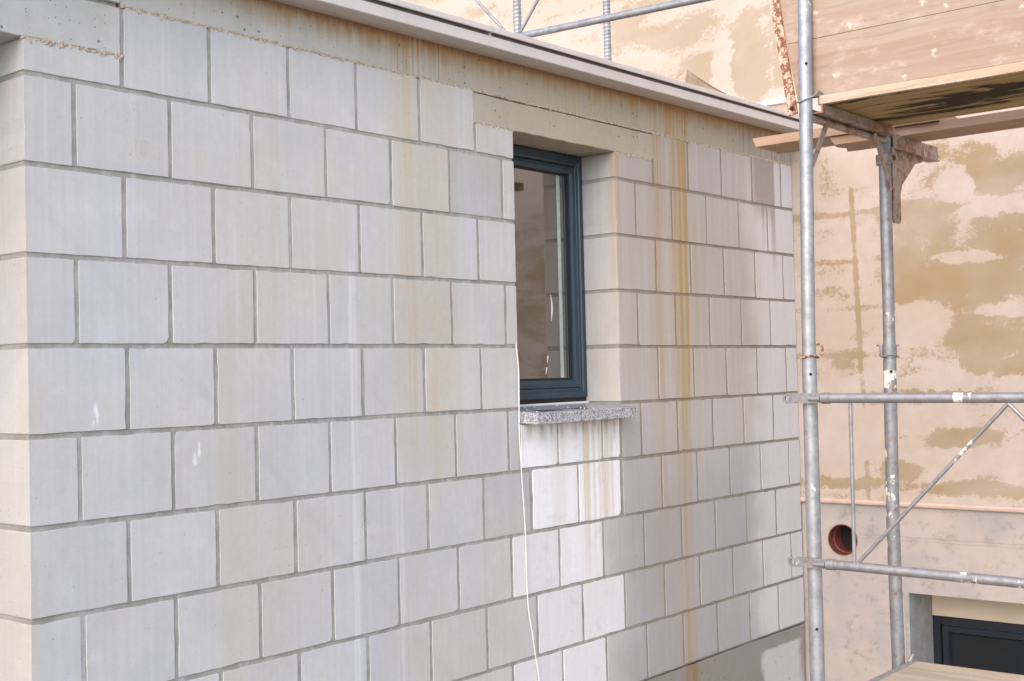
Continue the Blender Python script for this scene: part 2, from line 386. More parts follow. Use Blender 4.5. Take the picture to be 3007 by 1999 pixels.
def m_glass():
    m, b = mat('window_glass')
    P = pos(); x, y, z = sep(P)
    dust = ss(tex(P, 420, 2, 0.7), 0.60, 0.66) * (0.10 + 0.9 * ss(z, 0.62, 0.80)) 
    film = tex(P, 7, 4, 0.6)
    col = mixc(dust * 0.5, (0.030, 0.028, 0.022), (0.30, 0.28, 0.25))
    finish(b, col, 0.02 + dust * 0.3 + film * 0.02)
    b.inputs['IOR'].default_value = 2.7
    return m

def m_trim():
    m, b = mat('roof_trim_metal')
    P = pos(); x, y, z = sep(P)
    n = tex(P, 6, 4, 0.6); s = streaks(x, z, 30, 8)
    col = mixc(ss(n, 0.35, 0.65), (0.60, 0.575, 0.54), (0.64, 0.61, 0.575))
    col = mixc(ss(s, 0.6, 0.75) * 0.2, col, (0.36, 0.33, 0.31))
    finish(b, col, 0.55, n, 0.05, 0.001, metal=0.15)
    return m

M = dict(block=m_block(), mortar=m_mortar(), conc=m_concrete(), plaster=m_plaster(), socle=m_socle(),
         galv=m_galv('galvanised_steel', (0.37, 0.385, 0.40), paint=0.72, splash=(('z', 1.16, .03, .54), ('z', -0.53, .010, .60), ('z', -0.9, .2, .70))), galv2=m_galv('dull_galvanised_steel', (0.30, 0.31, 0.32), 0.12, 0.70, (('z', 0.09, .025, .54), ('z', -0.165, .03, .45), ('z', -0.46, .02, .58), ('z', -0.62, .08, .57), ('z', -0.85, .15, .62))), rail=m_galv('rail_galvanised_steel', (0.33, 0.33, 0.34), 0.0, 0.73, (('y', -1.73, .025, .50), ('y', -1.89, .008, .55))),
         bracket=m_galv('painted_bracket_steel', (0.40, 0.35, 0.31), 0.42, 0.7), rust=m_rust(),
         panel=m_wood('weathered_panel_wood', (0.33, 0.235, 0.165), (0.385, 0.295, 0.225), (0.20, 0.145, 0.105), grain=0.75, spots=0.6),
         edge=m_wood('deck_edge_wood', (0.45, 0.34, 0.24), (0.54, 0.43, 0.32), (0.24, 0.19, 0.13), spots=0.4, seed=4),
         under=m_wood('deck_underside_wood', (0.36, 0.25, 0.10), (0.44, 0.32, 0.15), (0.17, 0.11, 0.045), stain=0.95, seed=9),
         plank=m_wood('sawn_plank_wood', (0.42, 0.275, 0.18), (0.48, 0.34, 0.24), (0.28, 0.165, 0.10), grain=0.5, spots=0.25, seed=2),
         deck=m_wood('walked_deck_wood', (0.40, 0.34, 0.26), (0.50, 0.43, 0.34), (0.28, 0.23, 0.17), grain=0.6, spots=0.4, seed=6),
         granite=m_granite(), frame=m_plain('anthracite_window_frame', (0.022, 0.050, 0.072), 0.38, 0.0, 0.12, 8, 0.05),
         gasket=m_plain('black_rubber', (0.012, 0.012, 0.012), 0.7), glass=m_glass(), palestrip=m_plain('pale_green_strip', (0.42, 0.52, 0.46), 0.5),
         trim=m_trim(), groove=m_plain('trim_groove', (0.16, 0.12, 0.13), 0.6), roof=m_plain('roof_felt', (0.22, 0.21, 0.21), 0.9, 0, 0.2, 9, 0.4),
         membrane=m_plain('grey_membrane', (0.42, 0.40, 0.39), 0.65, 0, 0.12, 7, 0.3), flap=m_plain('tan_membrane', (0.44, 0.34, 0.22), 0.75, 0, 0.15, 7, 0.3),
         white=m_plain('white_coated_metal', (0.78, 0.76, 0.74), 0.45, 0, 0.05), cable=m_plain('white_cable_sheath', (0.80, 0.79, 0.77), 0.4, 0, 0.04),
         clay=m_plain('red_plastic_pipe', (0.17, 0.045, 0.035), 0.7, 0, 0.35, 26, 0.3), dark=m_plain('dark_cavity', (0.012, 0.010, 0.009), 0.9),
         cream=m_plain('cream_shutter_box', (0.60, 0.51, 0.40), 0.7, 0, 0.05, 5, 0.1), moulding=m_plain('pink_moulding', (0.62, 0.47, 0.38), 0.8, 0, 0.08, 9, 0.2),
         jamb=m_plain('grey_reveal_render', (0.36, 0.36, 0.35), 0.9, 0, 0.15, 15, 0.4), ground=m_plain('site_ground', (0.21, 0.175, 0.145), 0.95, 0, 0.25, 1.5, 0.5),
         crumb=m_plain('lime_mortar', (0.50, 0.43, 0.33), 0.95, 0, 0.3, 60, 0.6), darkglass=m_plain('dark_glass', (0.014, 0.017, 0.020), 0.06, 0, 0.1, 6, 0.0), shadeframe=m_plain('shaded_window_frame', (0.010, 0.015, 0.026), 0.4, 0, 0.1, 8, 0.05), chalk=m_plain('chalk', (0.8, 0.8, 0.76), 0.9, 0, 0.05), redmark=m_plain('red_paint', (0.5, 0.05, 0.04), 0.6))

# ------------------------------------------------------------------ mesh helpers
def link_obj(name, me, m, parent=None):
    o = bpy.data.objects.new(name, me); C.objects.link(o)
    if m is not None and not me.materials:
        for k in (m if isinstance(m, (list, tuple)) else [m]): me.materials.append(k)
    o.parent = parent
    return o
def bm_obj(name, bm, m, parent=None, smooth=False):
    me = bpy.data.meshes.new(name); bmesh.ops.recalc_face_normals(bm, faces=bm.faces[:]); bm.to_mesh(me); bm.free()
    if smooth:
        for p in me.polygons: p.use_smooth = True
        try: me.set_sharp_from_angle(angle=R(38))
        except Exception: pass
    return link_obj(name, me, m, parent)
def thing(name, label, cat, loc=(0, 0, 0), group=None, kind=None):
    o = bpy.data.objects.new(name, None); C.objects.link(o); o.empty_display_size = 0.1
    o.location = loc
    tag(o, label, cat, group, kind); return o
def tag(o, label=None, cat=None, group=None, kind=None):
    if label: o['label'] = label
    if cat: o['category'] = cat
    if group: o['group'] = group
    if kind: o['kind'] = kind
def settle(root):
    """children were modelled in world space: keep them there while the root sits at its base"""
    bpy.context.view_layer.update()
    inv = root.matrix_world.inverted()
    for ch in root.children: ch.matrix_parent_inverse = inv
def box(bm, x0, x1, y0, y1, z0, z1):
    v = [bm.verts.new(p) for p in ((x0, y0, z0), (x1, y0, z0), (x1, y1, z0), (x0, y1, z0), (x0, y0, z1), (x1, y0, z1), (x1, y1, z1), (x0, y1, z1))]
    for f in ((0, 1, 2, 3), (4, 7, 6, 5), (0, 4, 5, 1), (1, 5, 6, 2), (2, 6, 7, 3), (3, 7, 4, 0)): bm.faces.new([v[i] for i in f])
    return v
def bevel_all(bm, w, seg=1):
    bmesh.ops.bevel(bm, geom=bm.edges[:], offset=w, segments=seg, affect='EDGES', profile=0.6)
def tube(bm, pts, r, seg=14, cap=True, radii=None):
    pts = [Vector(p) for p in pts]; rings = []
    up = None
    for i, p in enumerate(pts):
        a = pts[max(0, i - 1)]; c = pts[min(len(pts) - 1, i + 1)]; t = (c - a).normalized()
        if up is None:
            up = Vector((0, 0, 1)) if abs(t.z) < 0.9 else Vector((1, 0, 0))
        u = (up - t * up.dot(t)).normalized(); w = t.cross(u); up = u
        rr = radii[i] if radii else r
        rings.append([bm.verts.new(p + (u * math.cos(k * 2 * math.pi / seg) + w * math.sin(k * 2 * math.pi / seg)) * rr) for k in range(seg)])
    for a, b_ in zip(rings, rings[1:]):
        for k in range(seg): bm.faces.new((a[k], a[(k + 1) % seg], b_[(k + 1) % seg], b_[k]))
    if cap:
        bm.faces.new(rings[0][::-1]); bm.faces.new(rings[-1])
def ring_profile(bm, x0, x1, z0, z1, prof):
    """mitred rectangular frame; prof = list of (inset, y)"""
    loops = []
    for ins, y in prof:
        loops.append([bm.verts.new(p) for p in ((x0 + ins, y, z0 + ins), (x1 - ins, y, z0 + ins), (x1 - ins, y, z1 - ins), (x0 + ins, y, z1 - ins))])
    for a, b_ in zip(loops, loops[1:]):
        for k in range(4): bm.faces.new((a[k], a[(k + 1) % 4], b_[(k + 1) % 4], b_[k]))
def prism(bm, pts, axis, a, b_):
    """extrude a polygon given in the two other axes"""
    def P(u, v, w): return {'x': (w, u, v), 'y': (u, w, v), 'z': (u, v, w)}[axis]
    A = [bm.verts.new(P(u, v, a)) for u, v in pts]; B = [bm.verts.new(P(u, v, b_)) for u, v in pts]
    bm.faces.new(A); bm.faces.new(B[::-1]); n = len(pts)
    for i in range(n): bm.faces.new((A[i], B[i], B[(i + 1) % n], A[(i + 1) % n]))

def stone(bm, x0, x1, z0, z1, depth, rng, jit=0.0012, step=0.05, bev=0.0009, proud=0.0, chips=(), rough_bottom=0.0, rough_top=0.0):
    """one masonry unit: an uneven front outline with a worn arris, sides running back"""
    out = []
    def walk(p, q, rough):
        n = max(2, int(max(abs(q[0] - p[0]), abs(q[1] - p[1])) / step))
        nrm = (-(q[1] - p[1]), q[0] - p[0]); L = math.hypot(*nrm); nrm = (nrm[0] / L, nrm[1] / L)
        for i in range(n):
            t = i / n
            j = rng.uniform(-1, 1) * jit if i else 0
            if i and not rough and rng.random() < 0.05: j += rng.uniform(0.001, 0.0035)
            if rough and i: j += rng.uniform(-0.2, 1) * rough
            out.append((p[0] + (q[0] - p[0]) * t + nrm[0] * j, p[1] + (q[1] - p[1]) * t + nrm[1] * j))
    cs = {'bl': (x0, z0), 'br': (x1, z0), 'tr': (x1, z1), 'tl': (x0, z1)}
    order = ['bl', 'br', 'tr', 'tl']; corners = []
    for k in order:
        cx, cz = cs[k]; sz = dict(chips).get(k, rng.uniform(0.001, 0.004))
        sx = 1 if 'l' in k else -1; szz = 1 if 'b' in k else -1
        a = (cx + sx * sz, cz); b_ = (cx, cz + szz * sz * rng.uniform(0.7, 1.3))
        corners.append((b_, a) if k in ('bl', 'tr') else (a, b_))
    for i, k in enumerate(order):
        p = corners[i]; out.append(p[0])
        if dict(chips).get(k):
            mx = ((p[0][0] + p[1][0]) / 2 * 0.62 + cs[k][0] * 0.38 + rng.uniform(-.002, .002), (p[0][1] + p[1][1]) / 2 * 0.62 + cs[k][1] * 0.38 + rng.uniform(-.002, .002))
            out.append(mx)
        q = corners[(i + 1) % 4][0]
        walk(p[1], q, rough_bottom if i == 0 else rough_top if i == 2 else 0)
    cx, cz = (x0 + x1) / 2, (z0 + z1) / 2
    def inset(u, v, d):
        return (u + (d if u < x0 + 0.02 else -d if u > x1 - 0.02 else 0), v + (d if v < z0 + 0.03 else -d if v > z1 - 0.03 else 0))
    F = [bm.verts.new((inset(u, v, bev)[0], -proud, inset(u, v, bev)[1])) for u, v in out]
    E_ = [bm.verts.new((u, -proud + bev * 1.2, v)) for u, v in out]
    B = [bm.verts.new((u, depth, v)) for u, v in out]
    n = len(out)
    bm.faces.new(F)
    for i in range(n):
        j = (i + 1) % n
        bm.faces.new((F[i], E_[i], E_[j], F[j])); bm.faces.new((E_[i], B[i], B[j], E_[j]))

rng = random.Random(7)
# ================================================================== GROUND
bm = bmesh.new()
v = [bm.verts.new(p) for p in ((-400, -400, -2.6), (400, -400, -2.6), (400, 400, -2.6), (-400, 400, -2.6))]; bm.faces.new(v)
tag(bm_obj('ground', bm, M['ground']), kind='structure')

# ================================================================== BLOCK-BUILT EXTENSION
L, H = 0.3125, 0.25
XE = 4.505                                         # far end of the wall, where the rendered house begins
WX0, WX1, WZ0, WZ1 = 2.103, 2.812, -0.256, 0.866    # window opening
ext = thing('block_extension', 'flat roofed extension of pale grey masonry blocks with one dark window and rust runs', 'building', (2.2, 0.15, -2.6))
j = 0.0074
def block(x0, x1, z0, z1, depth=0.12, tone=None, white=0.0, warm=None, chips=(), proud=None, bevel=0.0009):
    bm = bmesh.new()
    if not chips and rng.random() < 0.5: chips = ((rng.choice(('bl', 'br', 'tl', 'tr')), rng.uniform(0.005, 0.011)),)
    z0 += rng.uniform(-0.0012, 0.0014); x1 += rng.uniform(-0.0015, 0.001) if x1 < 4.4 and abs(x1 - WX0) > 0.01 else 0
    stone(bm, x0, x1, z0, z1, depth, rng, jit=0.0010, step=0.035, chips=chips, proud=rng.uniform(-0.0012, 0.0016) if proud is None else proud, bev=bevel)
    o = bm_obj('block', bm, M['block'], ext)
    o.color = (rng.uniform(0.965, 1.025) if tone is None else tone, white, rng.random() ** 1.6 if warm is None else warm, 1)
    return o
CH = {(3, 1): (('br', 0.022),), (7, 3): (('br', 0.018),), (7, 4): (('br', 0.02),), (8, 4): (('bl', 0.01),), (4, 1): (('br', 0.012),), (4, 4): (('tr', 0.014),), (7, 5): (('br', 0.016),), (3, 0): (('br', 0.012),), (8, 2): (('br', 0.01),), (5, 2): (('tl', 0.012),)}
JOINTS = []
for r in range(10):
    zt = (4 - r) * H if r else 0.994; zb = (3 - r) * H
    z0 = zb + j; z1 = zt - (j if r else 0.0005)
    half = r % 2 == 1
    cuts = [0.0] + [(k + (0.5 if half else 1.0)) * L for k in range(15)]
    cuts = [c + (rng.uniform(-0.005, 0.005) if 0 < c else 0) for c in cuts if c < XE - 0.02] + [XE]
    for c in cuts[1:-1]:
        if not (r <= 6 and WX0 - 0.03 < c < WX1 + 0.03): JOINTS.append((c, z0, min(z1, 0.99)))
    for i, (a, b_) in enumerate(zip(cuts, cuts[1:])):
        x0 = a + (j if i else 0); x1 = b_ - (j if b_ < XE else 0)
        d = 0.30 if i == 0 else 0.12
        n = round(a / L * 2) / 2
        ch = CH.get((r, i), ())
        warm = None
        if r == 0:
            if i == 0: block(x0, x1, z0, 0.846, 0.30, 0.99, 0, 0.1); continue
            if a > 1.8 and b_ < 3.2:               # the short stones under the window lintel
                if a < 2.0: block(x0, WX0, z0, 0.868, 0.18, 0.98, 0, .6)
                elif b_ > 3.0: block(WX1, x1, z0, 0.866, 0.30, 0.95, 0, .7)
                continue
        if r <= 4 and b_ > WX0 + 0.02 and a < WX1 + 0.02:
            if a < WX0 - 0.02: block(x0, WX0, z0, z1, 0.18, None, 0, .5)
            if b_ > WX1 + 0.02: block(WX1, x1, z0, z1, 0.30, None, 0, .3)
            continue
        if r in (5, 6) and a > 1.8 and a < WX1 - 0.01:
            if r == 5:
                if a < 2.05: block(x0, WX0 - 0.004, z0, z1, 0.18, 0.93, 0, .4)
                if b_ > WX1 + 0.02: block(WX1 + 0.008, x1, z0, z1, 0.12, .97, 0, .3)
                continue
            if a < 2.0: block(x0, 2.158, z0, z1, 0.12, 0.9, 0, .5)
            continue
        tone = None
        wh = 0.0
        if r == 1 and a > 1.55 and b_ < 2.05: tone = 0.86
        if r == 7 and 2.0 < a < 2.6: wh = 0.5 if a < 2.3 else 0.8
        if r == 8 and 2.1 < a < 2.7: wh = 0.5 if a < 2.4 else 0.7
        if r == 9 and 2.0 < a < 2.6: wh = 0.45 if a < 2.3 else 0.7
        if a < 0.35 and r >= 3: warm = 0.15
        block(x0, x1, z0, z1, d, tone, wh, warm, ch)
# in-fill under the sill
for x0, x1 in ((2.112, 2.345), (2.357, 2.660), (2.672, 2.797)):
    block(x0, x1, -0.5 + 0.012, -0.314, 0.12, 1.0, 1.0, 0.1, proud=0.0008, bevel=0.0014, chips=(('bl', .012), ('br', .012)))
block(2.178, 2.479, -0.75 + j, -0.5, 0.12, .98, 0.9, 0.1, proud=0.0008, bevel=0.0014, chips=(('tl', .015), ('bl', .008), ('br', .008)))
block(2.492, 2.792, -0.75 + j, -0.5, 0.12, 1.0, 1.0, 0.1, proud=0.0008, bevel=0.0014, chips=(('br', .02), ('tr', .01)))

# mortar body behind the stones
bm = bmesh.new(); my = 0.0036; mr = 0.005
for a in ((0.004, WX0 - mr, my, 0.295, -1.5, 0.975), (WX1 + mr, XE - 0.002, my, 0.295, -1.5, 0.975), (WX0 - mr, WX1 + mr, my, 0.11, -1.5, -0.312)):
    box(bm, *a)
bm_obj('mortar', bm, M['mortar'], ext)
bm = bmesh.new()
for c, za, zb_ in JOINTS:
    n_ = 5; ysv = [rng.uniform(0.0006, 0.0022) for _ in range(n_ + 1)]
    L_ = [bm.verts.new((c - 0.011, ysv[k] , za + (zb_ - za) * k / n_)) for k in range(n_ + 1)]
    R_ = [bm.verts.new((c + 0.011, ysv[k] + rng.uniform(0, .001), za + (zb_ - za) * k / n_)) for k in range(n_ + 1)]
    for k in range(n_): bm.faces.new((L_[k], R_[k], R_[k + 1], L_[k + 1]))
o = bm_obj('head_joints', bm, M['mortar'], ext); o['kind'] = 'stuff'
# crumbly squeeze-out along the top bed
bm = bmesh.new()
def crumbs(x0, x1, z, n, s=0.004):
    for i in range(n):
        x = rng.uniform(x0, x1); q = rng.uniform(0.4, 1.0) * s; zz = z + rng.gauss(0, 0.0025)
        M4 = Matrix.Translation((x, -0.001, zz)) @ Matrix.Rotation(rng.uniform(0, 3), 4, 'Y') @ Matrix.Diagonal((q * rng.uniform(1, 3.2), q * 0.8, q, 1))
        bmesh.ops.create_icosphere(bm, subdivisions=1, radius=1.0, matrix=M4)
crumbs(0.31, 4.5, 0.9945, 520, .003); crumbs(0.31, 1.0, 0.994, 60, .005); crumbs(0.0, 0.31, 0.847, 60, .005); crumbs(1.87, 2.11, 0.869, 30); crumbs(2.81, 3.13, 0.866, 40)
o = bm_obj('mortar_crumbs', bm, M['crumb'], ext); o['kind'] = 'stuff'
bm = bmesh.new(); box(bm, 0.312, XE - .003, 0.0005, 0.2, 0.9925, 1.003); box(bm, 0.002, 0.303, 0.0008, 0.2, 0.8445, 0.851)
box(bm, 1.875, WX0 - .004, 0.0005, 0.15, 0.866, 0.873); box(bm, WX1 + .004, 3.124, 0.0005, 0.15, 0.864, 0.873)
bm_obj('bed_joint', bm, M['crumb'], ext)

def slab(name, x0, x1, z0, z1, depth, parent, m='conc', jit=0.001, rb=0.0, proud=0.0, step=0.04):
    bm = bmesh.new(); stone(bm, x0, x1, z0, z1, depth, rng, jit=jit, step=step, bev=0.002, rough_bottom=rb, proud=proud)
    return bm_obj(name, bm, M[m], parent)
slab('ring_beam', 0.309, 1.674, 0.997, 1.150, 0.30, ext, rb=0.004)
slab('ring_beam', 1.676, XE, 0.999, 1.170, 0.30, ext, rb=0.002)
slab('ring_beam', -4.6, 0.307, 1.004, 1.150, 0.30, ext, proud=0.002)
slab('lintel', -4.0, 0.305, 0.848, 0.990, 0.30, ext, rb=0.004, proud=0.0015)
slab('lintel', 1.869, 3.129, 0.869, 0.9865, 0.30, ext, rb=0.003, proud=0.001)
bm = bmesh.new()
box(bm, -3.9, 0.30, 0.012, 0.28, 0.988, 1.01); box(bm, 1.872, 3.126, 0.010, 0.28, 0.984, 1.003)
bm_obj('joint_filler', bm, M['mortar'], ext)
bm = bmesh.new(); stone(bm, -0.02, XE, -2.6, -1.506, 0.30, rng, jit=0.004, step=0.06, bev=0.004, proud=-0.004, rough_top=0.003)
bm_obj('plinth', bm, M['conc'], ext)
# far side of the left opening, and the closed leaf in it
slab('ring_beam', -4.6, -4.0, -1.5, 1.0, 0.30, ext, step=0.3)
slab('plinth', -4.6, -4.0, -2.6, -1.506, 0.30, ext, step=0.3)
bm = bmesh.new(); box(bm, -3.996, -0.002, 0.27, 0.30, -2.6, 0.846); bm_obj('door_panel', bm, M['jamb'], ext)

# window
win = thing('window', None, None); win.parent = ext; win.location = (0, 0, 0)
bm = bmesh.new()
ring_profile(bm, WX0, WX1 - .001, -0.2215, 0.864, [(0.0, 0.26), (0.0, 0.181), (0.003, 0.178), (0.026, 0.178), (0.028, 0.181), (0.030, 0.185), (0.042, 0.186), (0.045, 0.190), (0.046, 0.26)])
bm_obj('outer_frame', bm, M['frame'], win)
bm = bmesh.new()
ring_profile(bm, WX0 + 0.049, WX1 - 0.050, -0.178, 0.817, [(0.0, 0.26), (0.0, 0.190), (0.003, 0.184), (0.020, 0.181), (0.026, 0.182), (0.036, 0.190), (0.038, 0.200), (0.038, 0.26)])
bm_obj('sash', bm, M['frame'], win)
bm = bmesh.new(); ring_profile(bm, WX0 + 0.046, WX1 - 0.047, -0.182, 0.821, [(0.0, 0.196), (0.003, 0.194), (0.006, 0.197)])
ring_profile(bm, WX0 + 0.087, WX1 - 0.088, -0.140, 0.779, [(0.0, 0.199), (0.006, 0.199), (0.009, 0.208)])
bm_obj('gasket', bm, M['gasket'], win)
bm = bmesh.new(); box(bm, WX0 + 0.08, WX1 - 0.08, 0.2045, 0.209, -0.145, 0.79); bm_obj('pane', bm, M['glass'], win)
bm = bmesh.new(); box(bm, WX1 - 0.164, WX1 - 0.142, 0.2030, 0.2050, -0.132, 0.770); bm_obj('pane_strip', bm, M['palestrip'], win)  # pale green upright strip laid on the pane
bm = bmesh.new(); box(bm, WX1 - 0.118, WX1 - 0.111, 0.2030, 0.2050, -0.132, 0.770); bm_obj('pane_strip', bm, M['frame'], win)  # narrower strip in the frame colour, beside the pale one
bm = bmesh.new(); box(bm, WX0 + 0.01, WX1 - 0.01, 0.262, 0.30, -0.24, 0.86); bm_obj('room_dark_sheet', bm, M['dark'], win)  # black sheet standing for the darkness of the room behind
bm = bmesh.new()
tube(bm, [(2.588 + 0.006 * math.sin(t * 3.1) , 0.2035, 0.235 - 0.115 * t) for t in [k / 10 for k in range(11)]], 0.002, 6, radii=[0.0006 + 0.0035 * math.sin(0.25 + 2.7 * k / 10) for k in range(11)])
bm_obj('chalk_mark', bm, M['chalk'], win)
for cx, cz in ((2.554, -0.035), (2.543, -0.085)):
    bm = bmesh.new(); tube(bm, [(cx + 0.003, 0.2035, cz), (cx + 0.001, 0.2035, cz - 0.012), (cx - 0.002, 0.2035, cz - 0.03)], 0.002, 6, radii=[0.004, 0.003, 0.0008])
    bm_obj('splash_mark', bm, M['chalk'], win)

# granite sill
bm = bmesh.new(); prism(bm, [(-0.083, -0.313), (-0.083, -0.267), (0.185, -0.2465), (0.185, -0.30)], 'x', WX0 + 0.006, WX1 + 0.003); bevel_all(bm, 0.002, 1)
bm_obj('window_sill', bm, M['granite'], ext)
bm = bmesh.new(); box(bm, WX0 + .004, WX1 - .002, 0.172, 0.19, -0.2475, -0.2405); bm_obj('sealant', bm, M['chalk'], ext)
bm = bmesh.new(); box(bm, WX0 + .004, WX1 - .002, 0.186, 0.25, -0.2405, -0.2215); bm_obj('gap_shade_strip', bm, M['gasket'], ext)  # black strip standing for the shadow under the frame
bm = bmesh.new(); GY = [rng.uniform(-0.06, 0.14) for _ in range(9)]
for k in range(9):
    bmesh.ops.create_icosphere(bm, subdivisions=1, radius=1, matrix=Matrix.Translation((rng.uniform(2.14, 2.6), GY[k], -0.267 + (GY[k] + 0.083) * 0.0765 + 0.001)) @ Matrix.Diagonal((0.004, 0.0035, 0.0022, 1)))
o = bm_obj('grit', bm, M['chalk'], ext); o['kind'] = 'stuff'

# roof slab, metal roof edge, membrane
S = 0.0082
bm = bmesh.new(); box(bm, -4.6, XE - .004, 0.02, 5.0, 1.172, 1.205); bm_obj('roof_deck', bm, M['roof'], ext)
trim = bpy.data.objects.new('roof_trim', None)
prof = [(0.02, 1.136), (0.0, 1.1335), (-0.108, 1.1335), (-0.112, 1.1275), (-0.119, 1.1275), (-0.122, 1.1300), (-0.119, 1.1700), (-0.112, 1.1740), (-0.112, 1.1810), (-0.126, 1.1830), (-0.128, 1.1860), (-0.126, 1.2050), (-0.121, 1.2085), (-0.02, 1.2110), (0.05, 1.2110)]
def trim_piece(x0, x1):
    bm = bmesh.new(); cols = []
    n = 2
    for i in range(n):
        x = x0 + (x1 - x0) * i / (n - 1)
        cols.append([bm.verts.new((x, y, z - 0.006 + S * x)) for y, z in prof])
    for a, b_ in zip(cols, cols[1:]):
        for k in range(len(prof) - 1): bm.faces.new((a[k], a[k + 1], b_[k + 1], b_[k]))
    o = bm_obj('roof_trim', bm, M['trim'], ext)
    o.data.materials.append(M['groove'])
    for p in o.data.polygons:
        c = p.center
        zc = c.z + 0.006 - S * c.x
        if 1.171 < zc < 1.1835 and c.y > -0.121: p.material_index = 1
    return o
SEAM = 1.845
trim_piece(-4.6, SEAM - 0.0012); t2 = trim_piece(SEAM + 0.0012, XE - 0.003)
bm = bmesh.new()
cols = [[bm.verts.new((x, y - 0.0016 * (1 if y < -0.05 else 0), z - 0.006 + S * x)) for y, z in prof[4:14]] for x in (SEAM - 0.010, SEAM + 0.004)]
for k in range(len(cols[0]) - 1): bm.faces.new((cols[0][k], cols[0][k + 1], cols[1][k + 1], cols[1][k]))
bm_obj('trim_clip', bm, M['trim'], t2)

# loose roofing sheet bulging over the edge, and the tan flap standing up
bm = bmesh.new(); nx, ny = 46, 9; grid = []
for i in range(nx):
    x = 0.6 + 2.85 * i / (nx - 1); row = []
    hgt = 0.028 + 0.062 * max(0, math.sin((x - 1.2) * 1.35)) ** 1.0 + 0.02 * math.exp(-((x - 3.15) / 0.12) ** 2)
    if x > 3.2: hgt *= max(0.15, 1 - (x - 3.2) / 0.3)
    for k in range(ny):
        t = k / (ny - 1); y = -0.09 + 0.5 * t
        z = 1.209 + S * x - 0.004 + hgt * math.sin(min(1, t * 1.9) * math.pi / 2) * (1 - 0.6 * max(0, t - 0.5) * 2) + 0.006 * mnoise.noise(Vector((x * 5, y * 6, 0)))
        row.append(bm.verts.new((x, y, z)))
    grid.append(row)
for i in range(nx - 1):
    for k in range(ny - 1): bm.faces.new((grid[i][k], grid[i + 1][k], grid[i + 1][k + 1], grid[i][k + 1]))
o = bm_obj('roofing_sheet', bm, M['membrane'], None, smooth=True)
sol = o.modifiers.new('t', 'SOLIDIFY'); sol.thickness = 0.003
tag(o, 'grey roofing sheet lying loose and wavy along the metal roof edge', 'roofing sheet')
bm = bmesh.new(); pts = []
A, B_, T, Cc = Vector((3.36, 0.06, 1.235)), Vector((4.06, 0.06, 1.300)), Vector((3.612, 0.10, 1.392)), Vector((3.45, 0.28, 1.245))
D_ = Vector((3.95, 0.34, 1.245))
n = 8
def tri_patch(a, b_, c, sag):
    g = []
    for i in range(n + 1):
        row = []
        for k in range(n + 1 - i):
            u, w = i / n, k / n; p = c * u + b_ * w + a * (1 - u - w)
            p = p + Vector((0, sag * 4 * u * (1 - u), -abs(sag) * 1.0 * math.sin(math.pi * w) * (1 - u) * u * 4)); row.append(bm.verts.new(p))
        g.append(row)
    for i in range(n):
        for k in range(n - i):
            bm.faces.new((g[i][k], g[i][k + 1], g[i + 1][k]))
            if k < n - i - 1: bm.faces.new((g[i][k + 1], g[i + 1][k + 1], g[i + 1][k]))
tri_patch(Vector((3.47, 0.05, 1.235)), B_, T, 0.012); tri_patch(Vector((3.47, 0.05, 1.235)), Cc, T, -0.01); tri_patch(B_, D_, T, 0.012)
bmesh.ops.remove_doubles(bm, verts=bm.verts[:], dist=0.0005)
o = bm_obj('roofing_flap', bm, M['flap'], None, smooth=True)
sol = o.modifiers.new('t', 'SOLIDIFY'); sol.thickness = 0.003
tag(o, 'tan flap of roofing felt folded up into a peak behind the roof edge', 'roofing flap')

# ================================================================== RENDERED HOUSE
XW = 4.51; XS = 4.525
house = thing('plastered_house', 'tall pink rendered house wall with damp patches standing behind the scaffold', 'building', (6.5, -2, -2.6))
bm = bmesh.new(); box(bm, XW, 7.0, -9, 7.0, -0.838, 6.5); bm_obj('rendered_wall', bm, M['plaster'], house)
bm = bmesh.new(); prism(bm, [(XW - 0.012, -0.838), (XW - 0.014, -0.830), (XW - 0.004, -0.822), (XW + 0.0, -0.822), (XW + 0.0, -0.8385), (XS + 0.02, -0.8385), (XS + 0.02, -0.843), (XW - 0.010, -0.843)], 'y', -9, 6.9)
bm_obj('base_moulding', bm, M['moulding'], house)
# socle with pipe hole and window opening (window y from -0.585 to -2.0, z from -2.2 to -1.29)
PY, PZ, PR = -0.228, -1.040, 0.083
LW0, LW1, LZ0, LZ1 = -1.95, -0.583, -2.2, -1.290
bm = bmesh.new()
def quad(y0, y1, z0, z1):
    bm.faces.new([bm.verts.new((XS, a, b_)) for a, b_ in ((y0, z0), (y0, z1), (y1, z1), (y1, z0))])
zt = -0.840
hy0, hy1, hz0, hz1 = PY - 0.14, PY + 0.14, PZ - 0.14, PZ + 0.14
quad(hy1, 6.9, -2.6, zt); quad(-9, hy0, LZ1, zt); quad(hy0, hy1, hz1, zt); quad(hy0, hy1, -2.6, hz0); quad(LW1, hy0, -2.6, LZ1); quad(-9, LW0, -2.6, LZ1); quad(LW0, LW1, -2.6, LZ0)
K = 40
inner = [bm.verts.new((XS, PY + PR * math.cos(2 * math.pi * k / K), PZ + PR * math.sin(2 * math.pi * k / K))) for k in range(K)]
outer = []
for k in range(K):
    c, s = math.cos(2 * math.pi * k / K), math.sin(2 * math.pi * k / K); f = 0.14 / max(abs(c), abs(s)); outer.append(bm.verts.new((XS, PY + f * c, PZ + f * s)))
for k in range(K): bm.faces.new((inner[k], inner[(k + 1) % K], outer[(k + 1) % K], outer[k]))
o = bm_obj('socle', bm, M['socle'], house)
for p in o.data.polygons:
    pass
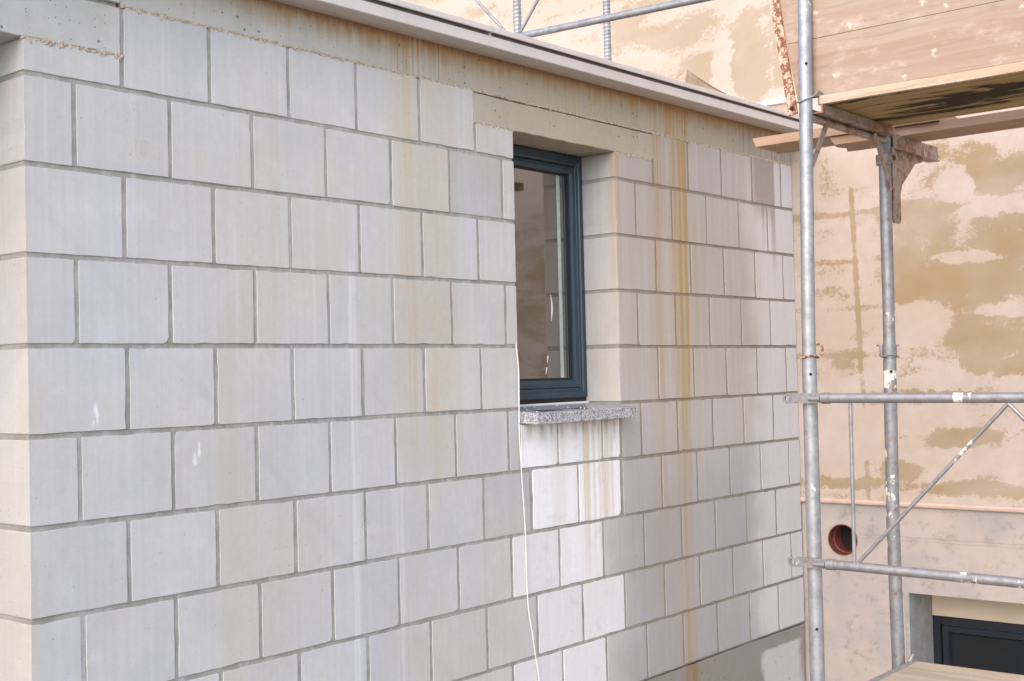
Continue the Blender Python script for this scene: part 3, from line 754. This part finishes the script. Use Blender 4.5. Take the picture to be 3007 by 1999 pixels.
# jambs and soffit of the low window
DEP = XS + 0.34
bm = bmesh.new()
def q4(*ps): bm.faces.new([bm.verts.new(p) for p in ps])
q4((XS, LW1, LZ0), (XS, LW1, LZ1), (DEP, LW1, LZ1), (DEP, LW1, LZ0)); q4((XS, LW0, LZ0), (XS, LW0, LZ1), (DEP, LW0, LZ1), (DEP, LW0, LZ0))
q4((XS, LW0, LZ1), (XS, LW1, LZ1), (DEP, LW1, LZ1), (DEP, LW0, LZ1)); q4((XS, LW0, LZ0), (XS, LW1, LZ0), (DEP, LW1, LZ0), (DEP, LW0, LZ0))
bm_obj('window_reveal', bm, M['jamb'], house)
bm = bmesh.new(); box(bm, XS - 0.003, XS + 0.02, LW1 + 0.0015, LW1 + 0.022, LZ0, LZ1 + 0.0); bevel_all(bm, 0.002); bm_obj('corner_bead', bm, M['jamb'], house)
bm = bmesh.new(); box(bm, DEP - 0.045, DEP, LW0 + .002, LW1 - .002, -1.452, LZ1 - 0.002); bevel_all(bm, .003); bm_obj('shutter_box', bm, M['cream'], house)
lw = thing('window', None, None); lw.parent = house
bm = bmesh.new()
def ring_x(y0, y1, z0, z1, prof):
    loops = [[bm.verts.new(p) for p in ((x, y0 + i, z0 + i), (x, y1 - i, z0 + i), (x, y1 - i, z1 - i), (x, y0 + i, z1 - i))] for i, x in prof]
    for a, b_ in zip(loops, loops[1:]):
        for k in range(4): bm.faces.new((a[k], a[(k + 1) % 4], b_[(k + 1) % 4], b_[k]))
ring_x(LW0, LW1, LZ0, -1.454, [(0.0, DEP), (0.0, DEP - 0.033), (0.003, DEP - 0.036), (0.040, DEP - 0.036), (0.043, DEP - 0.030), (0.045, DEP)])
bm_obj('outer_frame', bm, M['shadeframe'], lw)  # darker copy of the frame material paints in this low window's shade
bm = bmesh.new(); ring_x(LW0 + .047, LW1 - .047, LZ0 + .047, -1.501, [(0.0, DEP), (0.0, DEP - 0.026), (0.003, DEP - 0.030), (0.034, DEP - 0.030), (0.042, DEP - 0.018), (0.042, DEP)])
bm_obj('sash', bm, M['shadeframe'], lw)
bm = bmesh.new(); box(bm, DEP - 0.012, DEP - 0.004, LW0 + .085, LW1 - .085, LZ0 + .085, -1.538); bm_obj('pane', bm, M['darkglass'], lw)
# drain pipe sleeve
bm = bmesh.new()
ra = [[bm.verts.new((x, PY + rr * math.cos(2 * math.pi * k / K), PZ + rr * math.sin(2 * math.pi * k / K))) for k in range(K)] for x, rr in ((XS - 0.004, PR + 0.001), (XS - 0.004, PR - 0.004), (XS + 0.05, PR - 0.005), (XS + 0.052, PR - 0.010), (XS + 0.34, PR - 0.011))]
for a, b_ in zip(ra, ra[1:]):
    for k in range(K): bm.faces.new((a[k], a[(k + 1) % K], b_[(k + 1) % K], b_[k]))
sl = bm_obj('pipe_sleeve', bm, M['clay'], house, smooth=True)
bm = bmesh.new(); box(bm, XS + 0.13, XS + 0.20, PY - .071, PY + .071, PZ - .071, PZ + .071); bm_obj('pipe_shade_plug', bm, M['dark'], house)  # black box standing for the shade deep inside the pipe
# white flashing above the roof
bm = bmesh.new(); prism(bm, [(XW - 0.004, 1.343), (XW - 0.020, 1.348), (XW - 0.020, 1.366), (XW - 0.010, 1.374), (XW - 0.002, 1.376), (XW - 0.001, 1.343)], 'y', -0.05, 5.0)
fl = bm_obj('wall_flashing', bm, M['white'], house)
for k in range(5):
    bm = bmesh.new()
    bmesh.ops.create_cone(bm, cap_ends=True, segments=8, radius1=0.005, radius2=0.004, depth=0.005, matrix=Matrix.Translation((XW - 0.022, 0.18 + 0.45 * k, 1.358)) @ Matrix.Rotation(R(-90), 4, 'Y'))
    bm_obj('screw', bm, M['galv'], fl)
bm = bmesh.new(); box(bm, XW - 0.03, XW - 0.001, -0.0, 5.0, 1.262, 1.325); bevel_all(bm, .003); bm_obj('batten', bm, M['plank'], house)

# ================================================================== SCAFFOLD
YP = -1.178
sc = thing('scaffold', 'galvanised tube scaffold with guard rails standing in front of the pink house', 'scaffold', (2.6, YP, -2.6))
def part_tube(name, pts, r, m, parent, seg=18):
    bm = bmesh.new(); tube(bm, pts, r, seg); return bm_obj(name, bm, M[m], parent, smooth=True)
RP = 0.0245
fp = part_tube('standard', [(2.262, YP, -2.6), (2.272, YP, -1.204), (2.277, YP, -0.662), (2.2815, YP, -0.075)], RP + 0.001, 'galv', sc)
f2 = part_tube('standard', [(2.2815, YP, -0.074), (2.286, YP, 0.1), (2.303, YP, 0.538), (2.331, YP, 1.201), (2.37, YP, 2.2)], RP - 0.0008, 'galv', sc)
bp = part_tube('standard', [(2.955, YP, -2.6), (2.968, YP, -1.27), (2.958, YP, -0.735), (2.975, YP, -0.085)], RP + 0.001, 'galv2', sc)
b2 = part_tube('standard', [(2.975, YP, -0.084), (2.981, YP, 0.1), (2.985, YP, 0.525), (2.990, YP, 0.79)], RP - 0.0008, 'galv2', sc)
for xx in (2.285, 2.975): part_tube('standard', [(xx, -3.285, -2.6), (xx + 0.01, -3.285, 2.2 if xx < 2.5 else 0.79)], RP, 'galv2', sc)
def hole(parent, x, z):
    # a drilled hole on the side that faces the path
    d = Vector((-0.80, -0.60, 0)).normalized(); c = Vector((x, YP, z)) + d * (RP + 0.0006)
    bm = bmesh.new(); bmesh.ops.create_circle(bm, cap_ends=True, segments=12, radius=0.0052, matrix=Matrix.Translation(c) @ d.to_track_quat('Z', 'Y').to_matrix().to_4x4())
    bm_obj('pin_hole', bm, M['dark'], parent)
hole(f2, 2.318, 0.965); hole(fp, 2.268, -1.02); hole(fp, 2.279, -0.135); hole(bp, 2.970, -0.135)
def clip(parent, x, z, m, side=1):
    bm = bmesh.new()
    tube(bm, [(x + 0.031 * math.cos(t), YP + 0.031 * math.sin(t), z - 0.022 + 0.004 * math.sin(2 * t)) for t in [k * math.pi / 9 + math.pi * 0.62 for k in range(13)]], 0.0034, 8)
    px, py = x + 0.026 * side, YP - 0.030 * side
    tube(bm, [(px, py, z - 0.022), (px + 0.004 * side, py - 0.006, z - 0.012), (px + 0.004 * side, py - 0.006, z + 0.012), (px, py + 0.002, z + 0.022), (px - 0.006 * side, py + 0.010, z + 0.020)], 0.0042, 8)
    return bm_obj('locking_pin', bm, M[m], parent, smooth=True)
clip(f2, 2.283, -0.052, 'rust', 1); clip(b2, 2.976, -0.052, 'galv2', -1)
bm = bmesh.new()
tube(bm, [(2.975, YP - 0.020, -0.033), (2.985, YP - 0.038, -0.033)], 0.0045, 8); tube(bm, [(2.975, YP - 0.020, -0.078), (2.985, YP - 0.038, -0.078)], 0.0045, 8)
bm_obj('pin', bm, M['galv2'], b2, smooth=True)
bm = bmesh.new(); bmesh.ops.create_cone(bm, cap_ends=False, segments=20, radius1=RP + 0.0035, radius2=RP + 0.0030, depth=0.05, matrix=Matrix.Translation((2.981 - .004, YP, -0.054)))
bm_obj('spigot_collar', bm, M['galv2'], b2, smooth=True)

# guard rails: tube with a flattened, slotted end that hooks on the standard
XR = 2.238
def rail(z0, z1, name='guard_rail', r=0.0168):
    o = part_tube(name, [(XR + 0.004, -1.262, z0), (XR + .002, -1.30, z0), (XR, -3.30, z1 + (z1 - z0) * 0.5)], r, 'rail', sc, 16)
    bm = bmesh.new(); w = 0.0175
    out = []
    for k in range(9): a = math.pi / 2 - math.pi * k / 8; out.append((-1.112 + w * math.cos(a), z0 + w * math.sin(a)))
    out += [(-1.20, z0 - w), (-1.262, z0 - 0.016), (-1.262, z0 + 0.016), (-1.20, z0 + w)]
    inn = [(-1.112 + 0.0085 * math.cos(math.pi / 2 - 2 * math.pi * k / 13), z0 + 0.0105 * math.sin(math.pi / 2 - 2 * math.pi * k / 13)) for k in range(13)]
    for xx in (XR - 0.004, XR + 0.004):
        O = [bm.verts.new((xx, u, v)) for u, v in out]; I = [bm.verts.new((xx, u, v)) for u, v in inn]
        # slot near the tip, solid tongue behind it
        for k in range(13): bm.faces.new((O[k], O[(k + 1) % 13], I[(k + 1) % 13], I[k]))
        if xx < XR: O1, I1 = O, I
    for k in range(13):
        bm.faces.new((O1[k], O1[(k + 1) % 13], O[(k + 1) % 13], O[k])); bm.faces.new((I1[k], I1[(k + 1) % 13], I[(k + 1) % 13], I[k]))
    bm_obj('hook_plate', bm, M['galv2'], o)
    bm = bmesh.new()
    tube(bm, [(XR - 0.008, -1.195, z0 - 0.001), (XR - 0.008, -1.24, z0 - 0.002)], 0.009, 10, radii=[0.0065, 0.0095])
    tube(bm, [(XR - 0.006 + 0.011 * math.cos(t), -1.246 + 0.0, z0 + 0.0165 * math.sin(t)) for t in [k * math.pi / 7 for k in range(15)]], 0.0028, 6, cap=False)
    tube(bm, [(XR + 0.002, -1.243, z0), (XR + 0.002, -1.272, z0)], 0.0195, 14)
    bm_obj('wedge_catch', bm, M['rail'], o, smooth=True)
    return o
rail(-0.2185, -0.2225); rail(-0.790, -0.806)
part_tube('rail_post', [(XR, -1.347, -0.236), (XR, -1.344, -0.782)], 0.0066, 'rail', sc, 10)
part_tube('rail_diagonal', [(XR, -1.356, -0.778), (XR, -1.873, -0.238)], 0.0066, 'rail', sc, 10)
part_tube('rail_diagonal', [(XR, -1.873, -0.238), (XR, -2.40, -0.79)], 0.0066, 'rail', sc, 10)
part_tube('rail_diagonal', [(XR, -2.40, -0.79), (XR, -2.92, -0.24)], 0.0066, 'rail', sc, 10)
# transom under the upper deck, with its two struts
bm = bmesh.new()
prism(bm, [(YP - 0.055, 0.790), (YP - 0.055, 0.822), (YP - 0.049, 0.822), (YP - 0.049, 0.796), (YP + 0.019, 0.796), (YP + 0.019, 0.822), (YP + 0.025, 0.822), (YP + 0.025, 0.790)], 'x', 2.335, 2.965)
for xx in (2.42, 2.60, 2.80): box(bm, xx, xx + 0.03, YP - 0.045, YP + 0.015, 0.8, 0.808)
bm_obj('transom', bm, M['bracket'], sc)
bm = bmesh.new(); tube(bm, [(2.335, YP - .008, 0.776), (2.965, YP - .008, 0.776)], 0.0135, 12); bm_obj('transom_tube', bm, M['bracket'], sc, smooth=True)
def strut(a, b_):
    bm = bmesh.new(); a, b_ = Vector(a), Vector(b_); d = (b_ - a).normalized(); s = Vector((0, 1, 0)); w = d.cross(s)
    for s_ in (1,):
        vs_ = []
        for p in (a, b_):
            for u, vv in ((-1, -1), (1, -1), (1, 1), (-1, 1)): vs_.append(bm.verts.new(p + w * u * 0.012 + s * vv * 0.003))
        for f in ((0, 1, 2, 3), (7, 6, 5, 4), (0, 4, 5, 1), (1, 5, 6, 2), (2, 6, 7, 3), (3, 7, 4, 0)): bm.faces.new([vs_[i] for i in f])
    bm_obj('corner_strut', bm, M['bracket'], sc)
strut((2.462, YP - 0.012, 0.783), (2.325, YP - 0.012, 0.605)); strut((2.824, YP - 0.032, 0.783), (2.966, YP - 0.032, 0.578))
# collar clamp and console on the rear standard
bm = bmesh.new(); bmesh.ops.create_cone(bm, cap_ends=True, segments=24, radius1=0.034, radius2=0.034, depth=0.042, matrix=Matrix.Translation((2.988, YP, 0.703))); bevel_all(bm, 0.003)
cl = bm_obj('collar_clamp', bm, M['bracket'], sc, smooth=True)
bm = bmesh.new(); d = Vector((-0.45, -0.89, 0)).normalized(); c0 = Vector((3.003, YP, 0.706)) + d * 0.034
Q = d.to_track_quat('Z', 'Y').to_matrix().to_4x4()
for r0, r1, h0 in ((0.021, 0.012, 0.0), ):
    ringA = [c0 + (Q.to_3x3() @ Vector((r0 * math.cos(2 * math.pi * k / 16), r0 * math.sin(2 * math.pi * k / 16), 0.010))) for k in range(16)]
    ringB = [c0 + (Q.to_3x3() @ Vector((r1 * math.cos(2 * math.pi * k / 16), r1 * math.sin(2 * math.pi * k / 16), 0.010))) for k in range(16)]
    ringC = [c0 + (Q.to_3x3() @ Vector((r1 * math.cos(2 * math.pi * k / 16), r1 * math.sin(2 * math.pi * k / 16), -0.01))) for k in range(16)]
    ringD = [c0 + (Q.to_3x3() @ Vector((r0 * 1.1 * math.cos(2 * math.pi * k / 16), r0 * 1.1 * math.sin(2 * math.pi * k / 16), -0.015))) for k in range(16)]
    rs = [[bm.verts.new(p) for p in rg] for rg in (ringD, ringA, ringB, ringC)]
    for a, b_ in zip(rs, rs[1:]):
        for k in range(16): bm.faces.new((a[k], a[(k + 1) % 16], b_[(k + 1) % 16], b_[k]))
    bm.faces.new(rs[3])
bm_obj('clamp_nut', bm, M['bracket'], cl)
bm = bmesh.new()
prism(bm, [(3.03, 0.757), (3.03, 0.808), (3.47, 0.808), (3.56, 0.785), (3.56, 0.778), (3.47, 0.757)], 'y', YP - 0.004, YP + 0.004)
box(bm, 3.02, 3.50, YP - 0.028, YP + 0.024, 0.752, 0.757); box(bm, 3.02, 3.48, YP - 0.028, YP - 0.024, 0.757, 0.809); box(bm, 3.02, 3.48, YP + 0.02, YP + 0.024, 0.757, 0.809)
con = bm_obj('console_arm', bm, M['bracket'], sc)
bm = bmesh.new()
prism(bm, [(3.045, 0.752), (3.375, 0.752), (3.365, 0.735), (3.29, 0.72), (3.150, 0.62), (3.128, 0.58), (3.128, 0.475), (3.112, 0.458), (3.060, 0.458), (3.045, 0.475)], 'y', YP - 0.0035, YP + 0.0035)
box(bm, 3.012, 3.048, YP - 0.022, YP + 0.018, 0.470, 0.752)
bm_obj('console_gusset', bm, M['bracket'], sc)
bm = bmesh.new(); tube(bm, [(3.055, YP - .004, 0.645), (3.055, YP - .012, 0.645)], 0.008, 10); bm_obj('bolt', bm, M['rust'], sc)
# feet of the scaffold on the extension roof: two threaded base jacks, ledger and thin braces
def jack(x, y):
    z0 = 1.216 + S * x - 0.002
    bm = bmesh.new()
    box(bm, x - 0.06, x + 0.06, y - 0.06, y + 0.06, z0, z0 + 0.007)
    o = bm_obj('base_jack', bm, M['galv'], sc)
    bm = bmesh.new(); seg = 16; turns = 26; per = 10; rows = []
    for i in range(int(turns * 2) + 1):
        zz = z0 + 0.007 + i * 0.0085; rr = 0.0185 if i % 2 else 0.0160
        rows.append([bm.verts.new((x + rr * math.cos(2 * math.pi * k / seg), y + rr * math.sin(2 * math.pi * k / seg), zz + 0.0085 * k / seg)) for k in range(seg)])
    for a, b_ in zip(rows, rows[1:]):
        for k in range(seg): bm.faces.new((a[k], a[(k + 1) % seg], b_[(k + 1) % seg], b_[k]))
    bm_obj('threaded_spindle', bm, M['galv'], o)
    bm = bmesh.new(); tube(bm, [(x, y, z0 + 0.44), (x, y, z0 + 1.6)], RP, 16); bm_obj('standard', bm, M['galv'], o, smooth=True)
    bm = bmesh.new(); tube(bm, [(x, y, z0 + 0.05), (x, y, z0 + 0.095)], 0.021, 14); bm_obj('foot_socket', bm, M['galv'], o, smooth=True)
jack(2.385, 0.19); jack(3.055, 0.19)
part_tube('ledger', [(2.36, 0.165, 1.330), (2.36, -1.16, 1.293)], 0.0150, 'rail', sc, 14)
bm = bmesh.new(); tube(bm, [(2.36, 0.01, 1.326), (2.36, -0.01, 1.3255)], 0.0160, 14); tube(bm, [(2.36, -0.43, 1.3135), (2.36, -0.44, 1.313)], 0.0160, 14); bm_obj('weld_ring', bm, M['galv'], sc, smooth=True)
part_tube('brace', [(2.375, 0.225, 1.345), (2.36, 0.52, 1.665)], 0.0068, 'rail', sc, 10)
part_tube('brace', [(2.375, 0.165, 1.355), (2.36, -0.04, 1.58)], 0.0068, 'rail', sc, 10)

# ================================================================== LOOSE TIMBER ON THE SCAFFOLD
def board(name, x0, x1, y0, y1, z0, z1, m, label, cat, bev=0.003, ragged=None, group=None, seed=1):
    """a sawn board running along y; ragged = end ('hi') broken off unevenly"""
    rg = random.Random(seed); bm = bmesh.new(); n = 14; nx = 5
    ys = [y0 + (y1 - y0) * k / n for k in range(n + 1)]; ringsv = []
    for k, y in enumerate(ys):
        dz = 0.0025 * mnoise.noise(Vector((y * 2.0, seed, 0))); cs_ = []
        top = [(x0 + (x1 - x0) * i / nx, z1 + dz + rg.uniform(-.0007, .0007)) for i in range(nx + 1)]
        bot = [(x1 - (x1 - x0) * i / nx, z0 + dz + rg.uniform(-.0007, .0007)) for i in range(nx + 1)]
        loop = []
        for i, (u, w) in enumerate(top + bot):
            yy = y
            if ragged == 'hi' and k == n: yy += rg.uniform(-0.016, 0.008) - (0.022 if i >= nx + 2 else 0)
            c_x = bev if (u == x0) else -bev if u == x1 else 0
            loop.append(bm.verts.new((u + c_x * 0.0, yy, w)))
        ringsv.append(loop)
    mm = 2 * (nx + 1)
    for a, b_ in zip(ringsv, ringsv[1:]):
        for i in range(mm): bm.faces.new((a[i], a[(i + 1) % mm], b_[(i + 1) % mm], b_[i]))
    for loop in (ringsv[0], ringsv[-1]):
        for i in range(nx):
            bm.faces.new((loop[i], loop[i + 1], loop[mm - 1 - i])); bm.faces.new((loop[i + 1], loop[mm - 2 - i], loop[mm - 1 - i]))
    o = bm_obj(name, bm, M[m], None)
    if label: tag(o, label, cat, group)
    if ragged: return o
    bv = o.modifiers.new('b', 'BEVEL'); bv.width = bev; bv.segments = 2; bv.limit_method = 'ANGLE'; bv.angle_limit = R(50)
    return o
board('plank', 3.10, 3.300, -3.05, -0.885, 0.8115, 0.846, 'plank', 'lower rough sawn plank on the console beneath the upper deck', 'plank', ragged='hi', group='sawn planks beside the upper deck', seed=3)
board('plank', 3.085, 3.325, -1.36, -0.530, 0.849, 0.888, 'plank', 'short sawn plank with splintered end sticking out towards the block wall', 'plank', ragged='hi', group='sawn planks beside the upper deck', seed=5)
dk = thing('scaffold_deck', 'upper plywood scaffold deck with dark stained underside', 'scaffold deck', (2.64, -1.9, 0.813))
for i in range(3):
    o = board('deck_board', 2.366 + i * 0.193, 2.366 + (i + 1) * 0.193 - 0.0015, -3.27, -1.222, 0.824, 0.846, 'under', None, None, seed=11 + i, bev=0.0012); o.parent = dk
o = board('edge_strip', 2.342, 2.3645, -3.27, -1.218, 0.8215, 0.852, 'edge', None, None, seed=21, bev=0.002); o.parent = dk
bm = bmesh.new(); box(bm, 2.350, 2.95, -1.217, -1.207, 0.823, 0.850); bevel_all(bm, .0015); o = bm_obj('end_cap', bm, M['bracket'], dk)
settle(dk)
# big weathered boards standing on the deck as a side panel
pn = thing('side_panel', 'weathered wooden side panel splashed with plaster, standing on the upper deck edge', 'panel', (2.36, -1.9, 0.853))
slope = (1.123 - 1.058) / (1.24 - 0.853)
zs = [0.853, 1.062, 1.246, 1.44]
for i in range(3):
    bm = bmesh.new(); ya = -1.127 + slope * (zs[i] - 0.853); yb = -1.127 + slope * (zs[i + 1] - 0.853)
    prism(bm, [(-3.27, zs[i] + .0006), (-3.27, zs[i + 1] - 0.0006), (yb, zs[i + 1] - 0.0006), (ya, zs[i] + .0006)], 'x', 2.353, 2.375); bevel_all(bm, 0.0012)
    bm_obj('panel_board', bm, M['panel'], pn)
settle(pn)
# rusty flat steel upright at its left end
bm = bmesh.new()
a0, a1 = Vector((2.350, -1.113, 0.800)), Vector((2.350, -1.022, 1.42)); wd = 0.0175
dirv = (a1 - a0).normalized(); side = Vector((0, dirv.z, -dirv.y))
n = 30; front = []; back = []; rg = random.Random(5)
fl_, fr_, bl_, br_ = [], [], [], []
for k in range(n + 1):
    p = a0 + (a1 - a0) * (k / n); e = rg.uniform(-.0007, .0007)
    fl_.append(bm.verts.new(p + side * (wd + e) + Vector((-0.006, 0, 0)))); fr_.append(bm.verts.new(p - side * (wd + e) + Vector((-0.006, 0, 0))))
    bl_.append(bm.verts.new(p + side * (wd + e))); br_.append(bm.verts.new(p - side * (wd + e)))
for k in range(n):
    bm.faces.new((fl_[k], fl_[k + 1], fr_[k + 1], fr_[k])); bm.faces.new((bl_[k], br_[k], br_[k + 1], bl_[k + 1]))
    bm.faces.new((fl_[k], bl_[k], bl_[k + 1], fl_[k + 1])); bm.faces.new((fr_[k], fr_[k + 1], br_[k + 1], br_[k]))
bm.faces.new((fl_[0], fr_[0], br_[0], bl_[0])); bm.faces.new((fl_[-1], bl_[-1], br_[-1], fr_[-1]))
us = bm_obj('steel_upright', bm, M['rust'], None); tag(us, 'rusty flat steel upright with a hole, leaning at the left end of the wooden panel', 'steel bar')
bm = bmesh.new(); c = a0 + dirv * 0.024 + Vector((-0.0066, 0, 0))
bmesh.ops.create_circle(bm, cap_ends=True, segments=16, radius=0.0085, matrix=Matrix.Translation(c) @ Matrix.Rotation(R(-90), 4, 'Y'))
bm_obj('bolt_hole', bm, M['dark'], us)
# wire tie round the front standard
bm = bmesh.new(); pts = []
cx = 2.3165
for k in range(15):
    t = math.pi * (0.45 + 1.3 * k / 14); pts.append((cx + 0.030 * math.cos(t), YP + 0.030 * math.sin(t), 0.853 + 0.012 * math.cos(t * 1.0 + 0.6) - 0.01))
pts += [(cx + 0.022, YP - 0.040, 0.872), (cx + 0.035, YP - 0.050, 0.862), (cx + 0.045, YP - 0.064, 0.838), (cx + 0.035, YP - 0.060, 0.822)]
tube(bm, pts, 0.0036, 8)
o = bm_obj('wire_tie', bm, M['galv'], None, smooth=True); tag(o, 'bent steel wire tie looped around the front pole below the panel', 'wire')
# lower deck at the bottom right
ld = thing('scaffold_deck', 'lower plywood scaffold deck with metal end at the foot of the rear pole', 'scaffold deck', (2.65, -1.9, -1.30))
bm = bmesh.new(); box(bm, 2.30, 3.02, -3.23, -1.232, -1.300, -1.272); bevel_all(bm, .002); bm_obj('deck_board', bm, M['deck'], ld)
bm = bmesh.new(); box(bm, 2.30, 3.035, -1.231, -1.207, -1.305, -1.2690); bevel_all(bm, .003); bm_obj('end_cap', bm, M['galv'], ld)
settle(ld)
bm = bmesh.new(); tube(bm, [(2.985, -1.215, -1.269), (2.992, -1.222, -1.252), (2.996, -1.228, -1.240)], 0.007, 10, radii=[.011, .007, .009]); 
o = bm_obj('deck_latch', bm, M['galv2'], None); o.parent = ld; o.matrix_parent_inverse = ld.matrix_world.inverted()

# ================================================================== CABLE
bm = bmesh.new()
pts = [(2.088, -0.006, 0.010), (2.081, -0.010, 0.0), (2.087, -0.012, -0.06), (2.090, -0.012, -0.113), (2.088, -0.012, -0.20), (2.086, -0.012, -0.344), (2.091, -0.012, -0.466), (2.102, -0.010, -0.60), (2.110, -0.009, -0.711), (2.113, -0.009, -0.82), (2.113, -0.009, -0.928), (2.119, -0.010, -1.051), (2.137, -0.012, -1.15), (2.152, -0.012, -1.233), (2.172, -0.013, -1.344), (2.19, -0.02, -1.6), (2.20, -0.03, -2.59)]
fine = []
for i in range(len(pts) - 1):
    p0, p1, p2, p3 = [Vector(pts[max(0, min(len(pts) - 1, k))]) for k in (i - 1, i, i + 1, i + 2)]
    for s in range(4):
        t = s / 4; fine.append(0.5 * ((2 * p1) + (p2 - p0) * t + (2 * p0 - 5 * p1 + 4 * p2 - p3) * t * t + (3 * p1 - p0 - 3 * p2 + p3) * t ** 3))
fine.append(Vector(pts[-1]))
tube(bm, fine, 0.0027, 8)
o = bm_obj('cable', bm, M['cable'], None, smooth=True); tag(o, 'thin white cable hanging down the block wall below the window corner', 'cable')

for root in (ext, house, sc): settle(root)
